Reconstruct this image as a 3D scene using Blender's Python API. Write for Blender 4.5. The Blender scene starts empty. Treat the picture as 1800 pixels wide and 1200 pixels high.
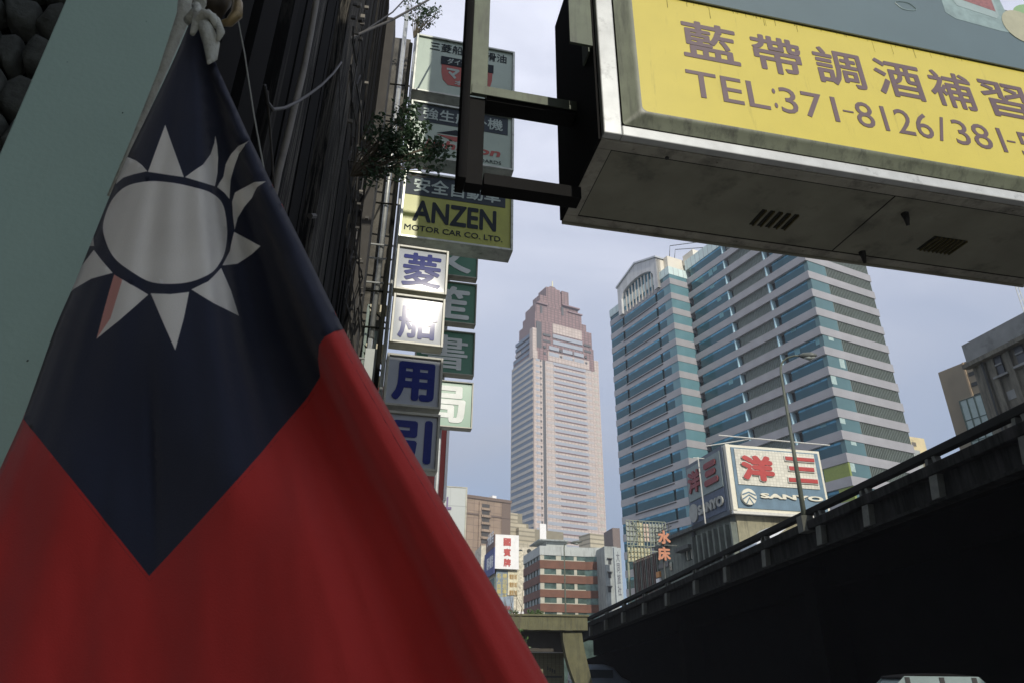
import bpy, bmesh, math, random
from mathutils import Vector, Matrix, noise
from mathutils.geometry import delaunay_2d_cdt
R = math.radians
rnd = random.Random(7)
SC = bpy.context.scene
COL = SC.collection
# ---------------------------------------------------------------- camera
TH, RO, FP = R(25.84), 0.0101, 1200.0
EYE = Vector((0, 0, 1.6))
FW = Vector((0, math.cos(TH), math.sin(TH)))
UP0 = Vector((0, -math.sin(TH), math.cos(TH)))
R0 = Vector((1, 0, 0))
RT = R0 * math.cos(RO) + UP0 * math.sin(RO)
UPV = UP0 * math.cos(RO) - R0 * math.sin(RO)
cam = bpy.data.cameras.new('camera')
cam.sensor_width = 36.0
cam.lens = 36.0 * FP / 1800.0
cam.clip_start = 0.05
cam.clip_end = 6000
cam.dof.use_dof = True
cam.dof.focus_distance = 12.0
cam.dof.aperture_fstop = 9.0
camo = bpy.data.objects.new('camera', cam)
COL.objects.link(camo)
m3 = Matrix((RT, UPV, -FW)).transposed()
camo.matrix_world = Matrix.Translation(EYE) @ m3.to_4x4()
SC.camera = camo
# ---------------------------------------------------------------- world, sun, exposure
SUN_AZ, SUN_EL = 161.0, 28.3          # compass from +Y towards +X
w = bpy.data.worlds.new('World')
SC.world = w
w.use_nodes = True
nt = w.node_tree
nt.nodes.clear()
out = nt.nodes.new('ShaderNodeOutputWorld')
bg = nt.nodes.new('ShaderNodeBackground')
sky = nt.nodes.new('ShaderNodeTexSky')
sky.sky_type = 'NISHITA'
sky.sun_disc = False
sky.sun_elevation = R(SUN_EL)
sky.sun_rotation = R(SUN_AZ)
sky.air_density = 0.75
sky.dust_density = 0.5
sky.ozone_density = 1.6
bg.inputs['Strength'].default_value = 0.125
# thin high cloud over the whole sky
tc = nt.nodes.new('ShaderNodeTexCoord')
mp = nt.nodes.new('ShaderNodeMapping')
mp.inputs['Scale'].default_value = (1.0, 1.0, 2.4)
n1 = nt.nodes.new('ShaderNodeTexNoise')
n1.inputs['Scale'].default_value = 2.3
n1.inputs['Detail'].default_value = 7
n1.inputs['Roughness'].default_value = 0.55
n1.inputs['Distortion'].default_value = 0.5
cr = nt.nodes.new('ShaderNodeValToRGB')
cr.color_ramp.elements[0].position = 0.30
cr.color_ramp.elements[0].color = (0.45, 0.45, 0.45, 1)
cr.color_ramp.elements[1].position = 0.74
cr.color_ramp.elements[1].color = (0.80, 0.80, 0.80, 1)
L = nt.links.new
mx = nt.nodes.new('ShaderNodeMix')
mx.data_type = 'RGBA'
mx.inputs['B'].default_value = (6.6, 6.8, 7.9, 1)
veil = nt.nodes.new('ShaderNodeValToRGB')
veil.color_ramp.elements[0].position = 0.10; veil.color_ramp.elements[0].color = (0.12, 0.16, 0.225, 1)
veil.color_ramp.elements[1].position = 0.72; veil.color_ramp.elements[1].color = (0.67, 0.69, 0.79, 1)
vs10 = nt.nodes.new('ShaderNodeVectorMath'); vs10.operation = 'SCALE'; vs10.inputs['Scale'].default_value = 10.0
L = nt.links.new
L(tc.outputs['Generated'], mp.inputs['Vector'])
L(mp.outputs['Vector'], n1.inputs['Vector'])
L(n1.outputs['Fac'], cr.inputs['Fac'])
# the veil is thicker higher up
spz = nt.nodes.new('ShaderNodeSeparateXYZ'); L(tc.outputs['Generated'], spz.inputs[0])
mrz = nt.nodes.new('ShaderNodeMapRange')
mrz.inputs['From Min'].default_value = 0.05; mrz.inputs['From Max'].default_value = 0.75
mrz.inputs['To Min'].default_value = 1.35; mrz.inputs['To Max'].default_value = 1.2
L(spz.outputs['Z'], mrz.inputs['Value'])
L(spz.outputs['Z'], veil.inputs['Fac']); L(veil.outputs['Color'], vs10.inputs[0]); L(vs10.outputs[0], mx.inputs['B'])
mlt = nt.nodes.new('ShaderNodeMath'); mlt.operation = 'MULTIPLY'; mlt.use_clamp = True
L(cr.outputs['Color'], mlt.inputs[0]); L(mrz.outputs['Result'], mlt.inputs[1])
L(mlt.outputs[0], mx.inputs['Factor'])
L(sky.outputs['Color'], mx.inputs['A'])
L(mx.outputs['Result'], bg.inputs['Color'])
L(bg.outputs['Background'], out.inputs['Surface'])
sl = bpy.data.lights.new('sun', 'SUN')
sl.energy = 3.3
sl.angle = R(0.53)
sl.color = (1.0, 0.93, 0.82)
so = bpy.data.objects.new('sun', sl)
COL.objects.link(so)
sd = Vector((math.sin(R(SUN_AZ)) * math.cos(R(SUN_EL)), math.cos(R(SUN_AZ)) * math.cos(R(SUN_EL)), math.sin(R(SUN_EL))))
so.rotation_euler = sd.to_track_quat('Z', 'Y').to_euler()
SC.view_settings.view_transform = 'Standard'
SC.view_settings.look = 'None'
SC.view_settings.exposure = 0.25
SC.view_settings.gamma = 1.0
SC.view_settings.use_curve_mapping = False
SC.cycles.max_bounces = 6
SC.cycles.use_denoising = True

# ---------------------------------------------------------------- helpers
def ray(px, py):
    return FW + RT * ((px - 900) / FP) + UPV * ((600 - py) / FP)

def azvec(a):
    return Vector((math.sin(R(a)), math.cos(R(a)), 0))

def at(px, py, D):
    """the point seen at that place of the photograph, D metres away along the ground"""
    d = ray(px, py)
    return EYE + d * (D / math.hypot(d.x, d.y))

def tag(o, label=None, cat=None, group=None, kind=None):
    if label: o['label'] = label
    if cat: o['category'] = cat
    if group: o['group'] = group
    if kind: o['kind'] = kind
    return o

class Fr:
    """an upright frame: X runs along compass direction az, Y runs into the thing, Z up"""
    def __init__(s, P, az):
        s.O = Vector((P[0], P[1], P[2] if len(P) > 2 else 0.0))
        s.az = az
        s.X = azvec(az); s.Y = azvec(az - 90)
        s.rz = R(90 - az)
    def hit(s, px, py, y=0.0):
        d = ray(px, py); P0 = s.O + s.Y * y
        t = ((P0 - EYE).dot(s.Y)) / d.dot(s.Y)
        q = EYE + d * t - s.O
        return q.dot(s.X), q.z
    def side(s, px, py, x=0.0):
        d = ray(px, py); P0 = s.O + s.X * x
        t = ((P0 - EYE).dot(s.X)) / d.dot(s.X)
        q = EYE + d * t - s.O
        return q.dot(s.Y), q.z
    def w(s, x, y, z):
        return s.O + s.X * x + s.Y * y + Vector((0, 0, z))

def thing(name, fr, label, cat, group=None, kind=None):
    o = bpy.data.objects.new(name, None)
    o.empty_display_size = 0.3
    COL.objects.link(o)
    o.location = fr.O
    o.rotation_euler = (0, 0, fr.rz)
    return tag(o, label, cat, group, kind)

class MB:
    def __init__(s):
        s.v = []; s.f = []
    def box(s, x0, x1, y0, y1, z0, z1):
        if x1 < x0: x0, x1 = x1, x0
        if y1 < y0: y0, y1 = y1, y0
        if z1 < z0: z0, z1 = z1, z0
        b = len(s.v)
        s.v += [(x0, y0, z0), (x1, y0, z0), (x1, y1, z0), (x0, y1, z0), (x0, y0, z1), (x1, y0, z1), (x1, y1, z1), (x0, y1, z1)]
        s.f += [(b, b+3, b+2, b+1), (b+4, b+5, b+6, b+7), (b, b+1, b+5, b+4), (b+1, b+2, b+6, b+5), (b+2, b+3, b+7, b+6), (b+3, b, b+4, b+7)]
        return s
    def prism(s, pts, y0, y1):
        """polygon in XZ pushed from y0 to y1"""
        b = len(s.v); n = len(pts)
        s.v += [(x, y0, z) for x, z in pts] + [(x, y1, z) for x, z in pts]
        s.f += [tuple(range(b, b+n)), tuple(range(b+2*n-1, b+n-1, -1))]
        for i in range(n):
            j = (i+1) % n
            s.f.append((b+i, b+n+i, b+n+j, b+j))
        return s
    def plan(s, pts, z0, z1):
        b = len(s.v); n = len(pts)
        s.v += [(x, y, z0) for x, y in pts] + [(x, y, z1) for x, y in pts]
        s.f += [tuple(range(b+n-1, b-1, -1)), tuple(range(b+n, b+2*n))]
        for i in range(n):
            j = (i+1) % n
            s.f.append((b+i, b+j, b+n+j, b+n+i))
        return s
    def tube(s, path, r, n=8, cap=True):
        pts = [Vector(p) for p in path]
        rs = r if isinstance(r, (list, tuple)) else [r] * len(pts)
        b = len(s.v)
        prev = None
        for i, p in enumerate(pts):
            t = (pts[min(i+1, len(pts)-1)] - pts[max(i-1, 0)]).normalized()
            if prev is None:
                a = t.orthogonal().normalized()
            else:
                a = (prev - t * prev.dot(t)).normalized()
            prev = a
            c = t.cross(a)
            for k in range(n):
                an = 2 * math.pi * k / n
                s.v.append(tuple(p + (a * math.cos(an) + c * math.sin(an)) * rs[i]))
        for i in range(len(pts)-1):
            for k in range(n):
                k2 = (k+1) % n
                s.f.append((b+i*n+k, b+i*n+k2, b+(i+1)*n+k2, b+(i+1)*n+k))
        if cap:
            s.f.append(tuple(b+k for k in range(n-1, -1, -1)))
            s.f.append(tuple(b+(len(pts)-1)*n+k for k in range(n)))
        return s
    def quad(s, a, b_, c, d):
        b = len(s.v); s.v += [tuple(a), tuple(b_), tuple(c), tuple(d)]; s.f.append((b, b+1, b+2, b+3)); return s
    def build(s, name, mat, parent=None, bevel=0.0, smooth=False, fr=None):
        me = bpy.data.meshes.new(name)
        me.from_pydata(s.v, [], s.f)
        bm = bmesh.new(); bm.from_mesh(me)
        bmesh.ops.recalc_face_normals(bm, faces=bm.faces)
        bm.to_mesh(me); bm.free()
        me.materials.append(mat)
        if smooth:
            me.polygons.foreach_set('use_smooth', [True] * len(me.polygons))
        o = bpy.data.objects.new(name, me)
        COL.objects.link(o)
        if parent: o.parent = parent
        if fr:
            o.location = fr.O; o.rotation_euler = (0, 0, fr.rz)
        if bevel:
            md = o.modifiers.new('bevel', 'BEVEL'); md.width = bevel; md.segments = 2; md.limit_method = 'ANGLE'
        return o

def bx(name, mat, parent, x0, x1, y0, y1, z0, z1, bevel=0.0):
    return MB().box(x0, x1, y0, y1, z0, z1).build(name, mat, parent, bevel)

def dup(o, parent=None, deep=True):
    c = o.copy(); COL.objects.link(c)
    c.parent = parent
    if deep:
        for ch in list(o.children):
            dup(ch, c)
    return c

_txt = {}
def text(s, x0, x1, z0, z1, y, mat, parent, bold=0.0, thick=0.004, name='lettering', shear=0.0, corners=None, keep=False):
    """flat raised lettering that fills a box in the XZ plane (facing -Y)"""
    key = s
    if key not in _txt:
        cu = bpy.data.curves.new('text', 'FONT')
        cu.body = s; cu.resolution_u = 3
        o = bpy.data.objects.new('text', cu)
        COL.objects.link(o)
        dg = bpy.context.evaluated_depsgraph_get()
        me = bpy.data.meshes.new_from_object(o.evaluated_get(dg))
        _txt[key] = ([tuple(v.co) for v in me.vertices], [tuple(p.vertices) for p in me.polygons])
        bpy.data.objects.remove(o); bpy.data.meshes.remove(me)
    vs, fs = _txt[key]
    a0 = min(v[0] for v in vs); a1 = max(v[0] for v in vs)
    b0 = min(v[1] for v in vs); b1 = max(v[1] for v in vs)
    if bold:      # thicker strokes: the outline repeated a little to every side
        o8 = [(0, 0)] + [(math.cos(math.pi*i/4), math.sin(math.pi*i/4)) for i in range(8)]
        nv = len(vs); vs2 = []; fs2 = []
        for i, (dx, dz) in enumerate(o8):
            vs2 += [(v[0]+dx*bold, v[1]+dz*bold, i) for v in vs]; fs2 += [tuple(q+i*nv for q in f) for f in fs]
        vs, fs = vs2, fs2
        a0 -= bold; a1 += bold; b0 -= bold; b1 += bold
    else:
        vs = [(v[0], v[1], 0) for v in vs]
    V = []
    y00 = y
    for v in vs:
        y = y00 - v[2]*0.00012*(1 if thick < 0.05 else 20)
        u = (v[0]-a0)/(a1-a0); t = (v[1]-b0)/(b1-b0)
        if keep:
            t = v[1] / 0.75 if keep == 1 else t
        if corners:   # tl, tr, br, bl in (x,z)
            tl, tr, br, bl = corners
            top = (tl[0]+(tr[0]-tl[0])*u, tl[1]+(tr[1]-tl[1])*u)
            bot = (bl[0]+(br[0]-bl[0])*u, bl[1]+(br[1]-bl[1])*u)
            V.append((bot[0]+(top[0]-bot[0])*t, y, bot[1]+(top[1]-bot[1])*t))
        else:
            V.append((x0+(x1-x0)*u + shear*(z1-z0)*t, y, z0+(z1-z0)*t))
    me = bpy.data.meshes.new(name)
    me.from_pydata(V, [], fs)
    me.materials.append(mat)
    if thick:
        bm = bmesh.new(); bm.from_mesh(me)
        bmesh.ops.remove_doubles(bm, verts=bm.verts, dist=1e-6)
        r = bmesh.ops.extrude_face_region(bm, geom=bm.faces[:])
        for e in r['geom']:
            if isinstance(e, bmesh.types.BMVert): e.co.y -= thick
        bmesh.ops.recalc_face_normals(bm, faces=bm.faces)
        bm.to_mesh(me); bm.free()
    o = bpy.data.objects.new(name, me)
    COL.objects.link(o)
    if parent: o.parent = parent
    return o

# ---------------------------------------------------------------- materials
_m = {}
def mat(name, col, rough=0.7, metal=0.0, var=0.12, scale=3.0, stain=0.0, stain_col=(0.03, 0.03, 0.028), streak=False, bump=0.0, bscale=40.0, spec=0.5, coat=0.0, alpha=None, trans=0.0):
    if name in _m: return _m[name]
    m = bpy.data.materials.new(name); m.use_nodes = True
    t = m.node_tree; N = t.nodes; K = t.links.new
    p = N['Principled BSDF']
    p.inputs['Roughness'].default_value = rough
    p.inputs['Metallic'].default_value = metal
    p.inputs['Specular IOR Level'].default_value = spec
    p.inputs['Coat Weight'].default_value = coat
    tc = N.new('ShaderNodeTexCoord')
    n = N.new('ShaderNodeTexNoise'); n.inputs['Scale'].default_value = scale; n.inputs['Detail'].default_value = 6; n.inputs['Roughness'].default_value = 0.6
    K(tc.outputs['Object'], n.inputs['Vector'])
    mr = N.new('ShaderNodeMapRange'); mr.inputs['From Min'].default_value = 0.3; mr.inputs['From Max'].default_value = 0.7
    mr.inputs['To Min'].default_value = 1 - var; mr.inputs['To Max'].default_value = 1 + var
    K(n.outputs['Fac'], mr.inputs['Value'])
    vm = N.new('ShaderNodeVectorMath'); vm.operation = 'SCALE'
    vm.inputs[0].default_value = col
    K(mr.outputs['Result'], vm.inputs['Scale'])
    last = vm.outputs['Vector']
    if stain:
        mp = N.new('ShaderNodeMapping')
        mp.inputs['Scale'].default_value = (1, 1, 0.12) if streak else (1, 1, 1)
        K(tc.outputs['Object'], mp.inputs['Vector'])
        n2 = N.new('ShaderNodeTexNoise'); n2.inputs['Scale'].default_value = scale * (3 if streak else 0.9); n2.inputs['Detail'].default_value = 8; n2.inputs['Roughness'].default_value = 0.7
        K(mp.outputs['Vector'], n2.inputs['Vector'])
        r2 = N.new('ShaderNodeValToRGB'); r2.color_ramp.elements[0].position = 0.62 - 0.35 * stain; r2.color_ramp.elements[1].position = 0.80 - 0.15 * stain
        r2.color_ramp.elements[0].color = (0, 0, 0, 1); r2.color_ramp.elements[1].color = (min(1, 0.5 + stain),) * 3 + (1,)
        K(n2.outputs['Fac'], r2.inputs['Fac'])
        mm = N.new('ShaderNodeMix'); mm.data_type = 'RGBA'
        mm.inputs['B'].default_value = (*stain_col, 1)
        K(r2.outputs['Color'], mm.inputs['Factor']); K(last, mm.inputs['A'])
        last = mm.outputs['Result']
    K(last, p.inputs['Base Color'])
    if bump:
        nb = N.new('ShaderNodeTexNoise'); nb.inputs['Scale'].default_value = bscale; nb.inputs['Detail'].default_value = 5
        K(tc.outputs['Object'], nb.inputs['Vector'])
        b = N.new('ShaderNodeBump'); b.inputs['Strength'].default_value = bump; b.inputs['Distance'].default_value = 0.02
        K(nb.outputs['Fac'], b.inputs['Height']); K(b.outputs['Normal'], p.inputs['Normal'])
    if trans:
        ts = N.new('ShaderNodeBsdfTranslucent'); K(last, ts.inputs['Color'])
        ms = N.new('ShaderNodeMixShader'); ms.inputs['Fac'].default_value = trans
        K(p.outputs[0], ms.inputs[1]); K(ts.outputs[0], ms.inputs[2])
        K(ms.outputs[0], N['Material Output'].inputs['Surface'])
    _m[name] = m
    return m

def grid_mat(name, col, line, sx, sz, lw=0.04, rough=0.7, axis='x', var=0.1, col2=None, metal=0.0):
    """tile or panel joints too fine to build: lines every sx along, sz up"""
    if name in _m: return _m[name]
    m = bpy.data.materials.new(name); m.use_nodes = True
    t = m.node_tree; N = t.nodes; K = t.links.new
    p = N['Principled BSDF']; p.inputs['Roughness'].default_value = rough; p.inputs['Metallic'].default_value = metal
    tc = N.new('ShaderNodeTexCoord'); sp = N.new('ShaderNodeSeparateXYZ'); K(tc.outputs['Object'], sp.inputs[0])
    ad = N.new('ShaderNodeMath'); ad.operation = 'ADD'; K(sp.outputs['X'], ad.inputs[0]); K(sp.outputs['Y'], ad.inputs[1])
    def lines(src, s):
        a = N.new('ShaderNodeMath'); a.operation = 'MULTIPLY'; a.inputs[1].default_value = 1.0 / s; K(src, a.inputs[0])
        f = N.new('ShaderNodeMath'); f.operation = 'FRACT'; K(a.outputs[0], f.inputs[0])
        c = N.new('ShaderNodeMath'); c.operation = 'LESS_THAN'; c.inputs[1].default_value = lw; K(f.outputs[0], c.inputs[0])
        g = N.new('ShaderNodeMath'); g.operation = 'FLOOR'; K(a.outputs[0], g.inputs[0])
        return c.outputs[0], g.outputs[0]
    l1, g1 = lines(ad.outputs[0], sx); l2, g2 = lines(sp.outputs['Z'], sz)
    mxx = N.new('ShaderNodeMath'); mxx.operation = 'MAXIMUM'; K(l1, mxx.inputs[0]); K(l2, mxx.inputs[1])
    cb = N.new('ShaderNodeCombineXYZ'); K(g1, cb.inputs[0]); K(g2, cb.inputs[1])
    wn = N.new('ShaderNodeTexWhiteNoise'); K(cb.outputs[0], wn.inputs['Vector'])
    mr = N.new('ShaderNodeMapRange'); mr.inputs['To Min'].default_value = 1 - var; mr.inputs['To Max'].default_value = 1 + var; K(wn.outputs['Value'], mr.inputs['Value'])
    vm = N.new('ShaderNodeVectorMath'); vm.operation = 'SCALE'; vm.inputs[0].default_value = col; K(mr.outputs['Result'], vm.inputs['Scale'])
    mm = N.new('ShaderNodeMix'); mm.data_type = 'RGBA'; mm.inputs['B'].default_value = (*line, 1)
    K(mxx.outputs[0], mm.inputs['Factor']); K(vm.outputs[0], mm.inputs['A'])
    n = N.new('ShaderNodeTexNoise'); n.inputs['Scale'].default_value = 0.35; n.inputs['Detail'].default_value = 5; K(tc.outputs['Object'], n.inputs['Vector'])
    mr2 = N.new('ShaderNodeMapRange'); mr2.inputs['From Min'].default_value = 0.3; mr2.inputs['From Max'].default_value = 0.7; mr2.inputs['To Min'].default_value = 0.9; mr2.inputs['To Max'].default_value = 1.08; K(n.outputs['Fac'], mr2.inputs['Value'])
    v2 = N.new('ShaderNodeVectorMath'); v2.operation = 'SCALE'; K(mm.outputs['Result'], v2.inputs[0]); K(mr2.outputs['Result'], v2.inputs['Scale'])
    K(v2.outputs[0], p.inputs['Base Color'])
    _m[name] = m
    return m

def prismx(mb, pts, x0, x1):
    b = len(mb.v); n = len(pts)
    mb.v += [(x0, y, z) for y, z in pts] + [(x1, y, z) for y, z in pts]
    mb.f += [tuple(range(b, b+n)), tuple(range(b+2*n-1, b+n-1, -1))]
    for i in range(n):
        j = (i+1) % n
        mb.f.append((b+i, b+n+i, b+n+j, b+j))
    return mb
MB.prismx = prismx

def share(o, parent, loc):
    """another piece of the same shape"""
    c = o.copy(); COL.objects.link(c); c.parent = parent; c.location = loc
    return c

# ---------------------------------------------------------------- ground
M_asph = mat('asphalt', (0.05, 0.05, 0.052), 0.9, var=0.25, scale=0.6, bump=0.3, bscale=60)
M_pave = grid_mat('pavement tiles', (0.36, 0.355, 0.33), (0.2, 0.2, 0.19), 0.3, 0.3, 0.05, 0.85)
M_paint = mat('road paint', (0.7, 0.7, 0.66), 0.7, var=0.15, scale=5, stain=0.3)
fr0 = Fr((0, 0, 0), 81)
g = MB().box(-900, 900, -900, 900, -0.5, 0).build('ground', mat('city ground', (0.2, 0.198, 0.19), 0.95, var=0.2, scale=0.05)); tag(g, kind='structure')
g = MB().box(1.9, 12.5, -60, 150, 0, 0.004).build('road', M_asph, fr=fr0); tag(g, kind='structure')
g = MB().box(-3.2, 1.9, -60, 60, 0, 0.13).build('pavement', M_pave, fr=fr0); tag(g, kind='structure')
g = MB().box(1.9, 2.1, -60, 60, 0, 0.15).build('kerb', mat('kerb stone', (0.25, 0.245, 0.23), 0.85), fr=fr0); tag(g, kind='structure')
mk = MB()
for k in range(-8, 25): mk.box(7.1, 7.25, k*6, k*6+3, 0.004, 0.008)
tag(mk.build('lane_marking', M_paint, fr=fr0), kind='structure')

# ---------------------------------------------------------------- the teal office tower
M_band = grid_mat('pale facade tiles', (0.56, 0.68, 0.655), (0.30, 0.30, 0.31), 1.42, 50, 0.075, 0.42, var=0.06)
M_glass = grid_mat('teal window glass', (0.095, 0.28, 0.39), (0.04, 0.10, 0.12), 1.42, 50, 0.035, 0.10, var=0.28, metal=0.55)
M_glassL = grid_mat('pale lit glass', (0.22, 0.42, 0.50), (0.12, 0.24, 0.27), 1.42, 50, 0.05, 0.2, var=0.2, metal=0.1)
M_ret = mat('sunlit cyan side glass', (0.42, 0.62, 0.70), 0.3, var=0.08, scale=1)  # glass coloured paler so the returns read as sunlit
M_glassR = grid_mat('corner window glass', (0.13, 0.29, 0.36), (0.09, 0.17, 0.18), 1.42, 50, 0.05, 0.2, var=0.4, metal=0.15)
M_louv = mat('grey green louvre', (0.15, 0.18, 0.16), 0.6, metal=0.0, var=0.1, scale=0.8)
M_dark = mat('dark recess', (0.03, 0.035, 0.035), 0.8)
M_cream = mat('cream stone', (0.62, 0.585, 0.5), 0.7, var=0.06, scale=0.3)
T = Fr(at(1446, 600, 120), 64.2)
T.O.z = 0
tt = thing('office_tower', T, 'teal and white striped office tower with arched gable standing behind the flyover', 'office tower')
bx('core', M_dark, tt, 1.2, 17.0, 1.2, 33, 0, 86)
bx('rear_core', mat('grey recess', (0.075, 0.085, 0.085), 0.8), tt, -4.55, 14, 33.4, 55.8, 0, 84)
def fins():
    m = MB()
    x = 5.15
    while x < 17.5:
        m.box(x, x+0.14, 0.14, 0.40, 0, 2.27); x += 0.42
    return m
def finsL():
    m = MB(); y = 9.62
    while y < 18.9:
        m.box(0.40, 0.65, y, y+0.12, 0, 2.27); y += 0.42
    return m
proto = {}
def piece(key, name, material, parent, z, maker):
    if key not in proto:
        proto[key] = maker().build(name, material, parent); proto[key].location.z = z
        return proto[key]
    c = share(proto[key], parent, (0, 0, z))
    return c
for k in range(-11, 13):
    zt = 41.8 + 3.82*k
    z0 = zt - 1.55
    if zt < 0.5: continue
    h = 1.55 if k < 12 else 2.55
    zb = z0 if k < 12 else 86.1
    if k < 12:
        piece('band', 'spandrel', M_band, tt, zb, lambda: MB().box(0, 17.7, 0, 32.06, 0, 1.55))
        piece('band2', 'spandrel', M_band, tt, zb-0.9, lambda: MB().box(-5.04, 15, 32.06, 56.4, 0, 1.55))
        piece('gl1', 'window', M_glass, tt, zt, lambda: MB().box(0.5, 1.2, 0.12, 8.2, 0, 2.27))
        piece('gl2', 'window', M_glass, tt, zt, lambda: MB().box(0.12, 1.2, 20.3, 30.7, 0, 2.27))
        piece('lv1', 'louvre', M_louv, tt, zt, finsL)
        piece('lb1', 'louvre_back', M_louv, tt, zt, lambda: MB().box(0.50, 1.2, 9.72, 18.9, 0, 2.27))
        piece('sf1', 'window_return', M_ret, tt, zt, lambda: MB().box(0.13, 1.2, 9.45, 9.7, 0, 2.27))
        piece('sf2', 'window_return', M_ret, tt, zt, lambda: MB().box(0.08, 1.2, 20.1, 20.3, 0, 2.27))
        piece('gr1', 'corner_window', M_glassR, tt, zt, lambda: MB().box(0.46, 5.05, 0.10, 1.0, 0, 2.27))
        piece('lr1', 'louvre', M_louv, tt, zt, fins)
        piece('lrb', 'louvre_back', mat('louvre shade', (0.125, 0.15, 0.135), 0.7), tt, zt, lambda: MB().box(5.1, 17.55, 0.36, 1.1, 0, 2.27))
        # rear left wing
        def bow():
            m = MB(); pts = [(-4.95, 32.14), (0.2, 32.14), (0.75, 32.3), (1.0, 32.8), (1.0, 34.5), (-4.95, 34.5)]
            return m.plan(pts, 0, 2.27)
        piece('bow', 'bow_window', M_glassL, tt, zt-0.9, bow)
        piece('gl3', 'window', M_glass, tt, zt-0.9, lambda: MB().box(-4.93, -3.9, 34.5, 37.0, 0, 2.27))
        piece('gl5', 'window', M_glass, tt, zt-0.9, lambda: MB().box(-4.93, -3.9, 51.1, 56.3, 0, 2.27))
        if k < 11:
            piece('gl4', 'window', M_glass, tt, zt-0.9, lambda: MB().box(-5.0, -3.9, 37.7, 50.2, 0, 2.27))
            piece('lg4', 'ledge', M_dark, tt, zt-0.9-0.45, lambda: MB().box(-5.14, -4.9, 37.0, 51.0, 0, 0.22))
    else:
        bx('parapet', M_band, tt, -0.02, 17.72, -0.02, 32.08, 86.1, 88.65)
        bx('parapet', M_band, tt, -5.06, 14.9, 32.1, 56.42, 84.0, 86.05)
# gable
def gable():
    m = MB()
    yc = 43.45
    zs = lambda y: 89.98 + (92.75-89.98)*max(0, 1-abs(y-yc)/8.0)
    za = lambda y: 86.2 + 2.6*math.sqrt(max(0, 1-((y-yc)/6.5)**2))
    ys = [yc-6.5+13.0*i/16 for i in range(17)]
    for a, b in zip(ys[:-1], ys[1:]):
        m.prismx([(a, za(a)), (b, za(b)), (b, zs(b)), (a, zs(a))], -5.7, -4.4)
    m.prismx([(yc-8.0, 82), (ys[0], 82), (ys[0], zs(ys[0])), (yc-8.0, 89.98)], -5.7, -4.4)
    m.prismx([(ys[-1], 82), (yc+8.0, 82), (yc+8.0, 89.98), (ys[-1], zs(ys[-1]))], -5.7, -4.4)
    return m
M_gab = grid_mat('gable panels', (0.52, 0.53, 0.52), (0.3, 0.31, 0.31), 1.6, 50, 0.05, 0.5)
gb = gable().build('gable', M_gab, tt)
m = MB(); yc = 43.45
for s in (-1, 1): m.prismx([(yc, 92.75), (yc, 93.2), (yc+s*8.3, 90.4), (yc+s*8.3, 89.95)], -6.0, -3.0)
m.build('gable_coping', mat('aluminium coping', (0.5, 0.52, 0.52), 0.4, 0.5), gb)
bx('gable_side', M_cream, gb, -5.68, 4.0, yc-8.0, yc-7.6, 82, 89.9)
bx('arched_window', M_glass, tt, -4.9, -4.6, yc-6.6, yc+6.6, 82, 89.3)
for i in range(9):
    y = yc - 5.2 + i*1.3
    bx('mullion', M_cream, tt, -5.25, -4.95, y-0.16, y+0.16, 82, 86.2 + 2.6*math.sqrt(1-((y-yc)/6.6)**2) - 0.4)
bx('penthouse', M_cream, tt, -3.4, 6, 34.0, 37.5, 86.05, 90.4)
bx('penthouse', M_cream, tt, 1.0, 9, 30.0, 33.6, 88.65, 91.2)
m = MB().tube([(-2.5, 34.2, 90.4), (-2.5, 33.6, 93.2), (9, 27, 94.8)], 0.09, 5).tube([(-1, 34.2, 90.4), (-1, 33.6, 92.6), (12, 27, 93.8)], 0.09, 5)
m.build('crane_jib', M_dark, tt)
# a few lowered blinds and yellow-green panes low on the corner
M_yel = mat('yellow green film', (0.20, 0.25, 0.05), 0.4)
bx('tinted_window', M_yel, tt, 0.08, 0.5, 0.08, 5.0, 30.34+0.02, 32.55)
bx('tinted_window', M_yel, tt, 0.06, 0.5, 0.07, 2.8, 26.52+0.02, 28.7)
M_blind = mat('pale blind', (0.36, 0.47, 0.44), 0.5, metal=0.2, var=0.2, scale=2)
rb = random.Random(3)
for k in range(-3, 7):
    for q in range(3):
        if rb.random() < 0.33:
            x = 0.3 + q*1.55; hh = rb.uniform(0.6, 2.1)
            bx('blind', M_blind, tt, x, x+1.25, 0.085, 0.098, 41.8+3.82*k+2.2-hh, 41.8+3.82*k+2.2)
for k in range(-8, 11):
    for q in range(6):
        if rb.random() < 0.2:
            y = 20.8 + q*1.5 if q < 3 else 0.6 + (q-3)*2.4
            hh = rb.uniform(0.5, 1.8)
            bx('blind', mat('teal blind', (0.12, 0.27, 0.30), 0.4, metal=0.3), tt, 0.095 if q < 3 else 0.47, 0.115 if q < 3 else 0.49, y, y+1.2, 41.8+3.82*k+2.2-hh, 41.8+3.82*k+2.2)

# ---------------------------------------------------------------- the tall pink skyscraper
M_cr = grid_mat('cream tower cladding', (0.46, 0.395, 0.355), (0.34, 0.28, 0.25), 2.6, 2.16, 0.18, 0.65, var=0.05)
M_crL = grid_mat('cream tower spandrels', (0.40, 0.38, 0.34), (0.40, 0.39, 0.35), 1.3, 0.8, 0.1, 0.65, var=0.05)
M_pk = grid_mat('pink granite', (0.235, 0.155, 0.15), (0.13, 0.09, 0.09), 3.0, 1.9, 0.25, 0.7, var=0.07)
M_tw = mat('pale blue tower window', (0.33, 0.36, 0.40), 0.3, metal=0.1, var=0.08, scale=0.2)
M_twl = mat('slate blue tower window', (0.10, 0.145, 0.20), 0.3, metal=0.2, var=0.15, scale=0.2)
M_line = mat('dark plum ledge', (0.22, 0.15, 0.16), 0.7)
M_hole = mat('dark opening', (0.08, 0.085, 0.09), 0.7)
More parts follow.
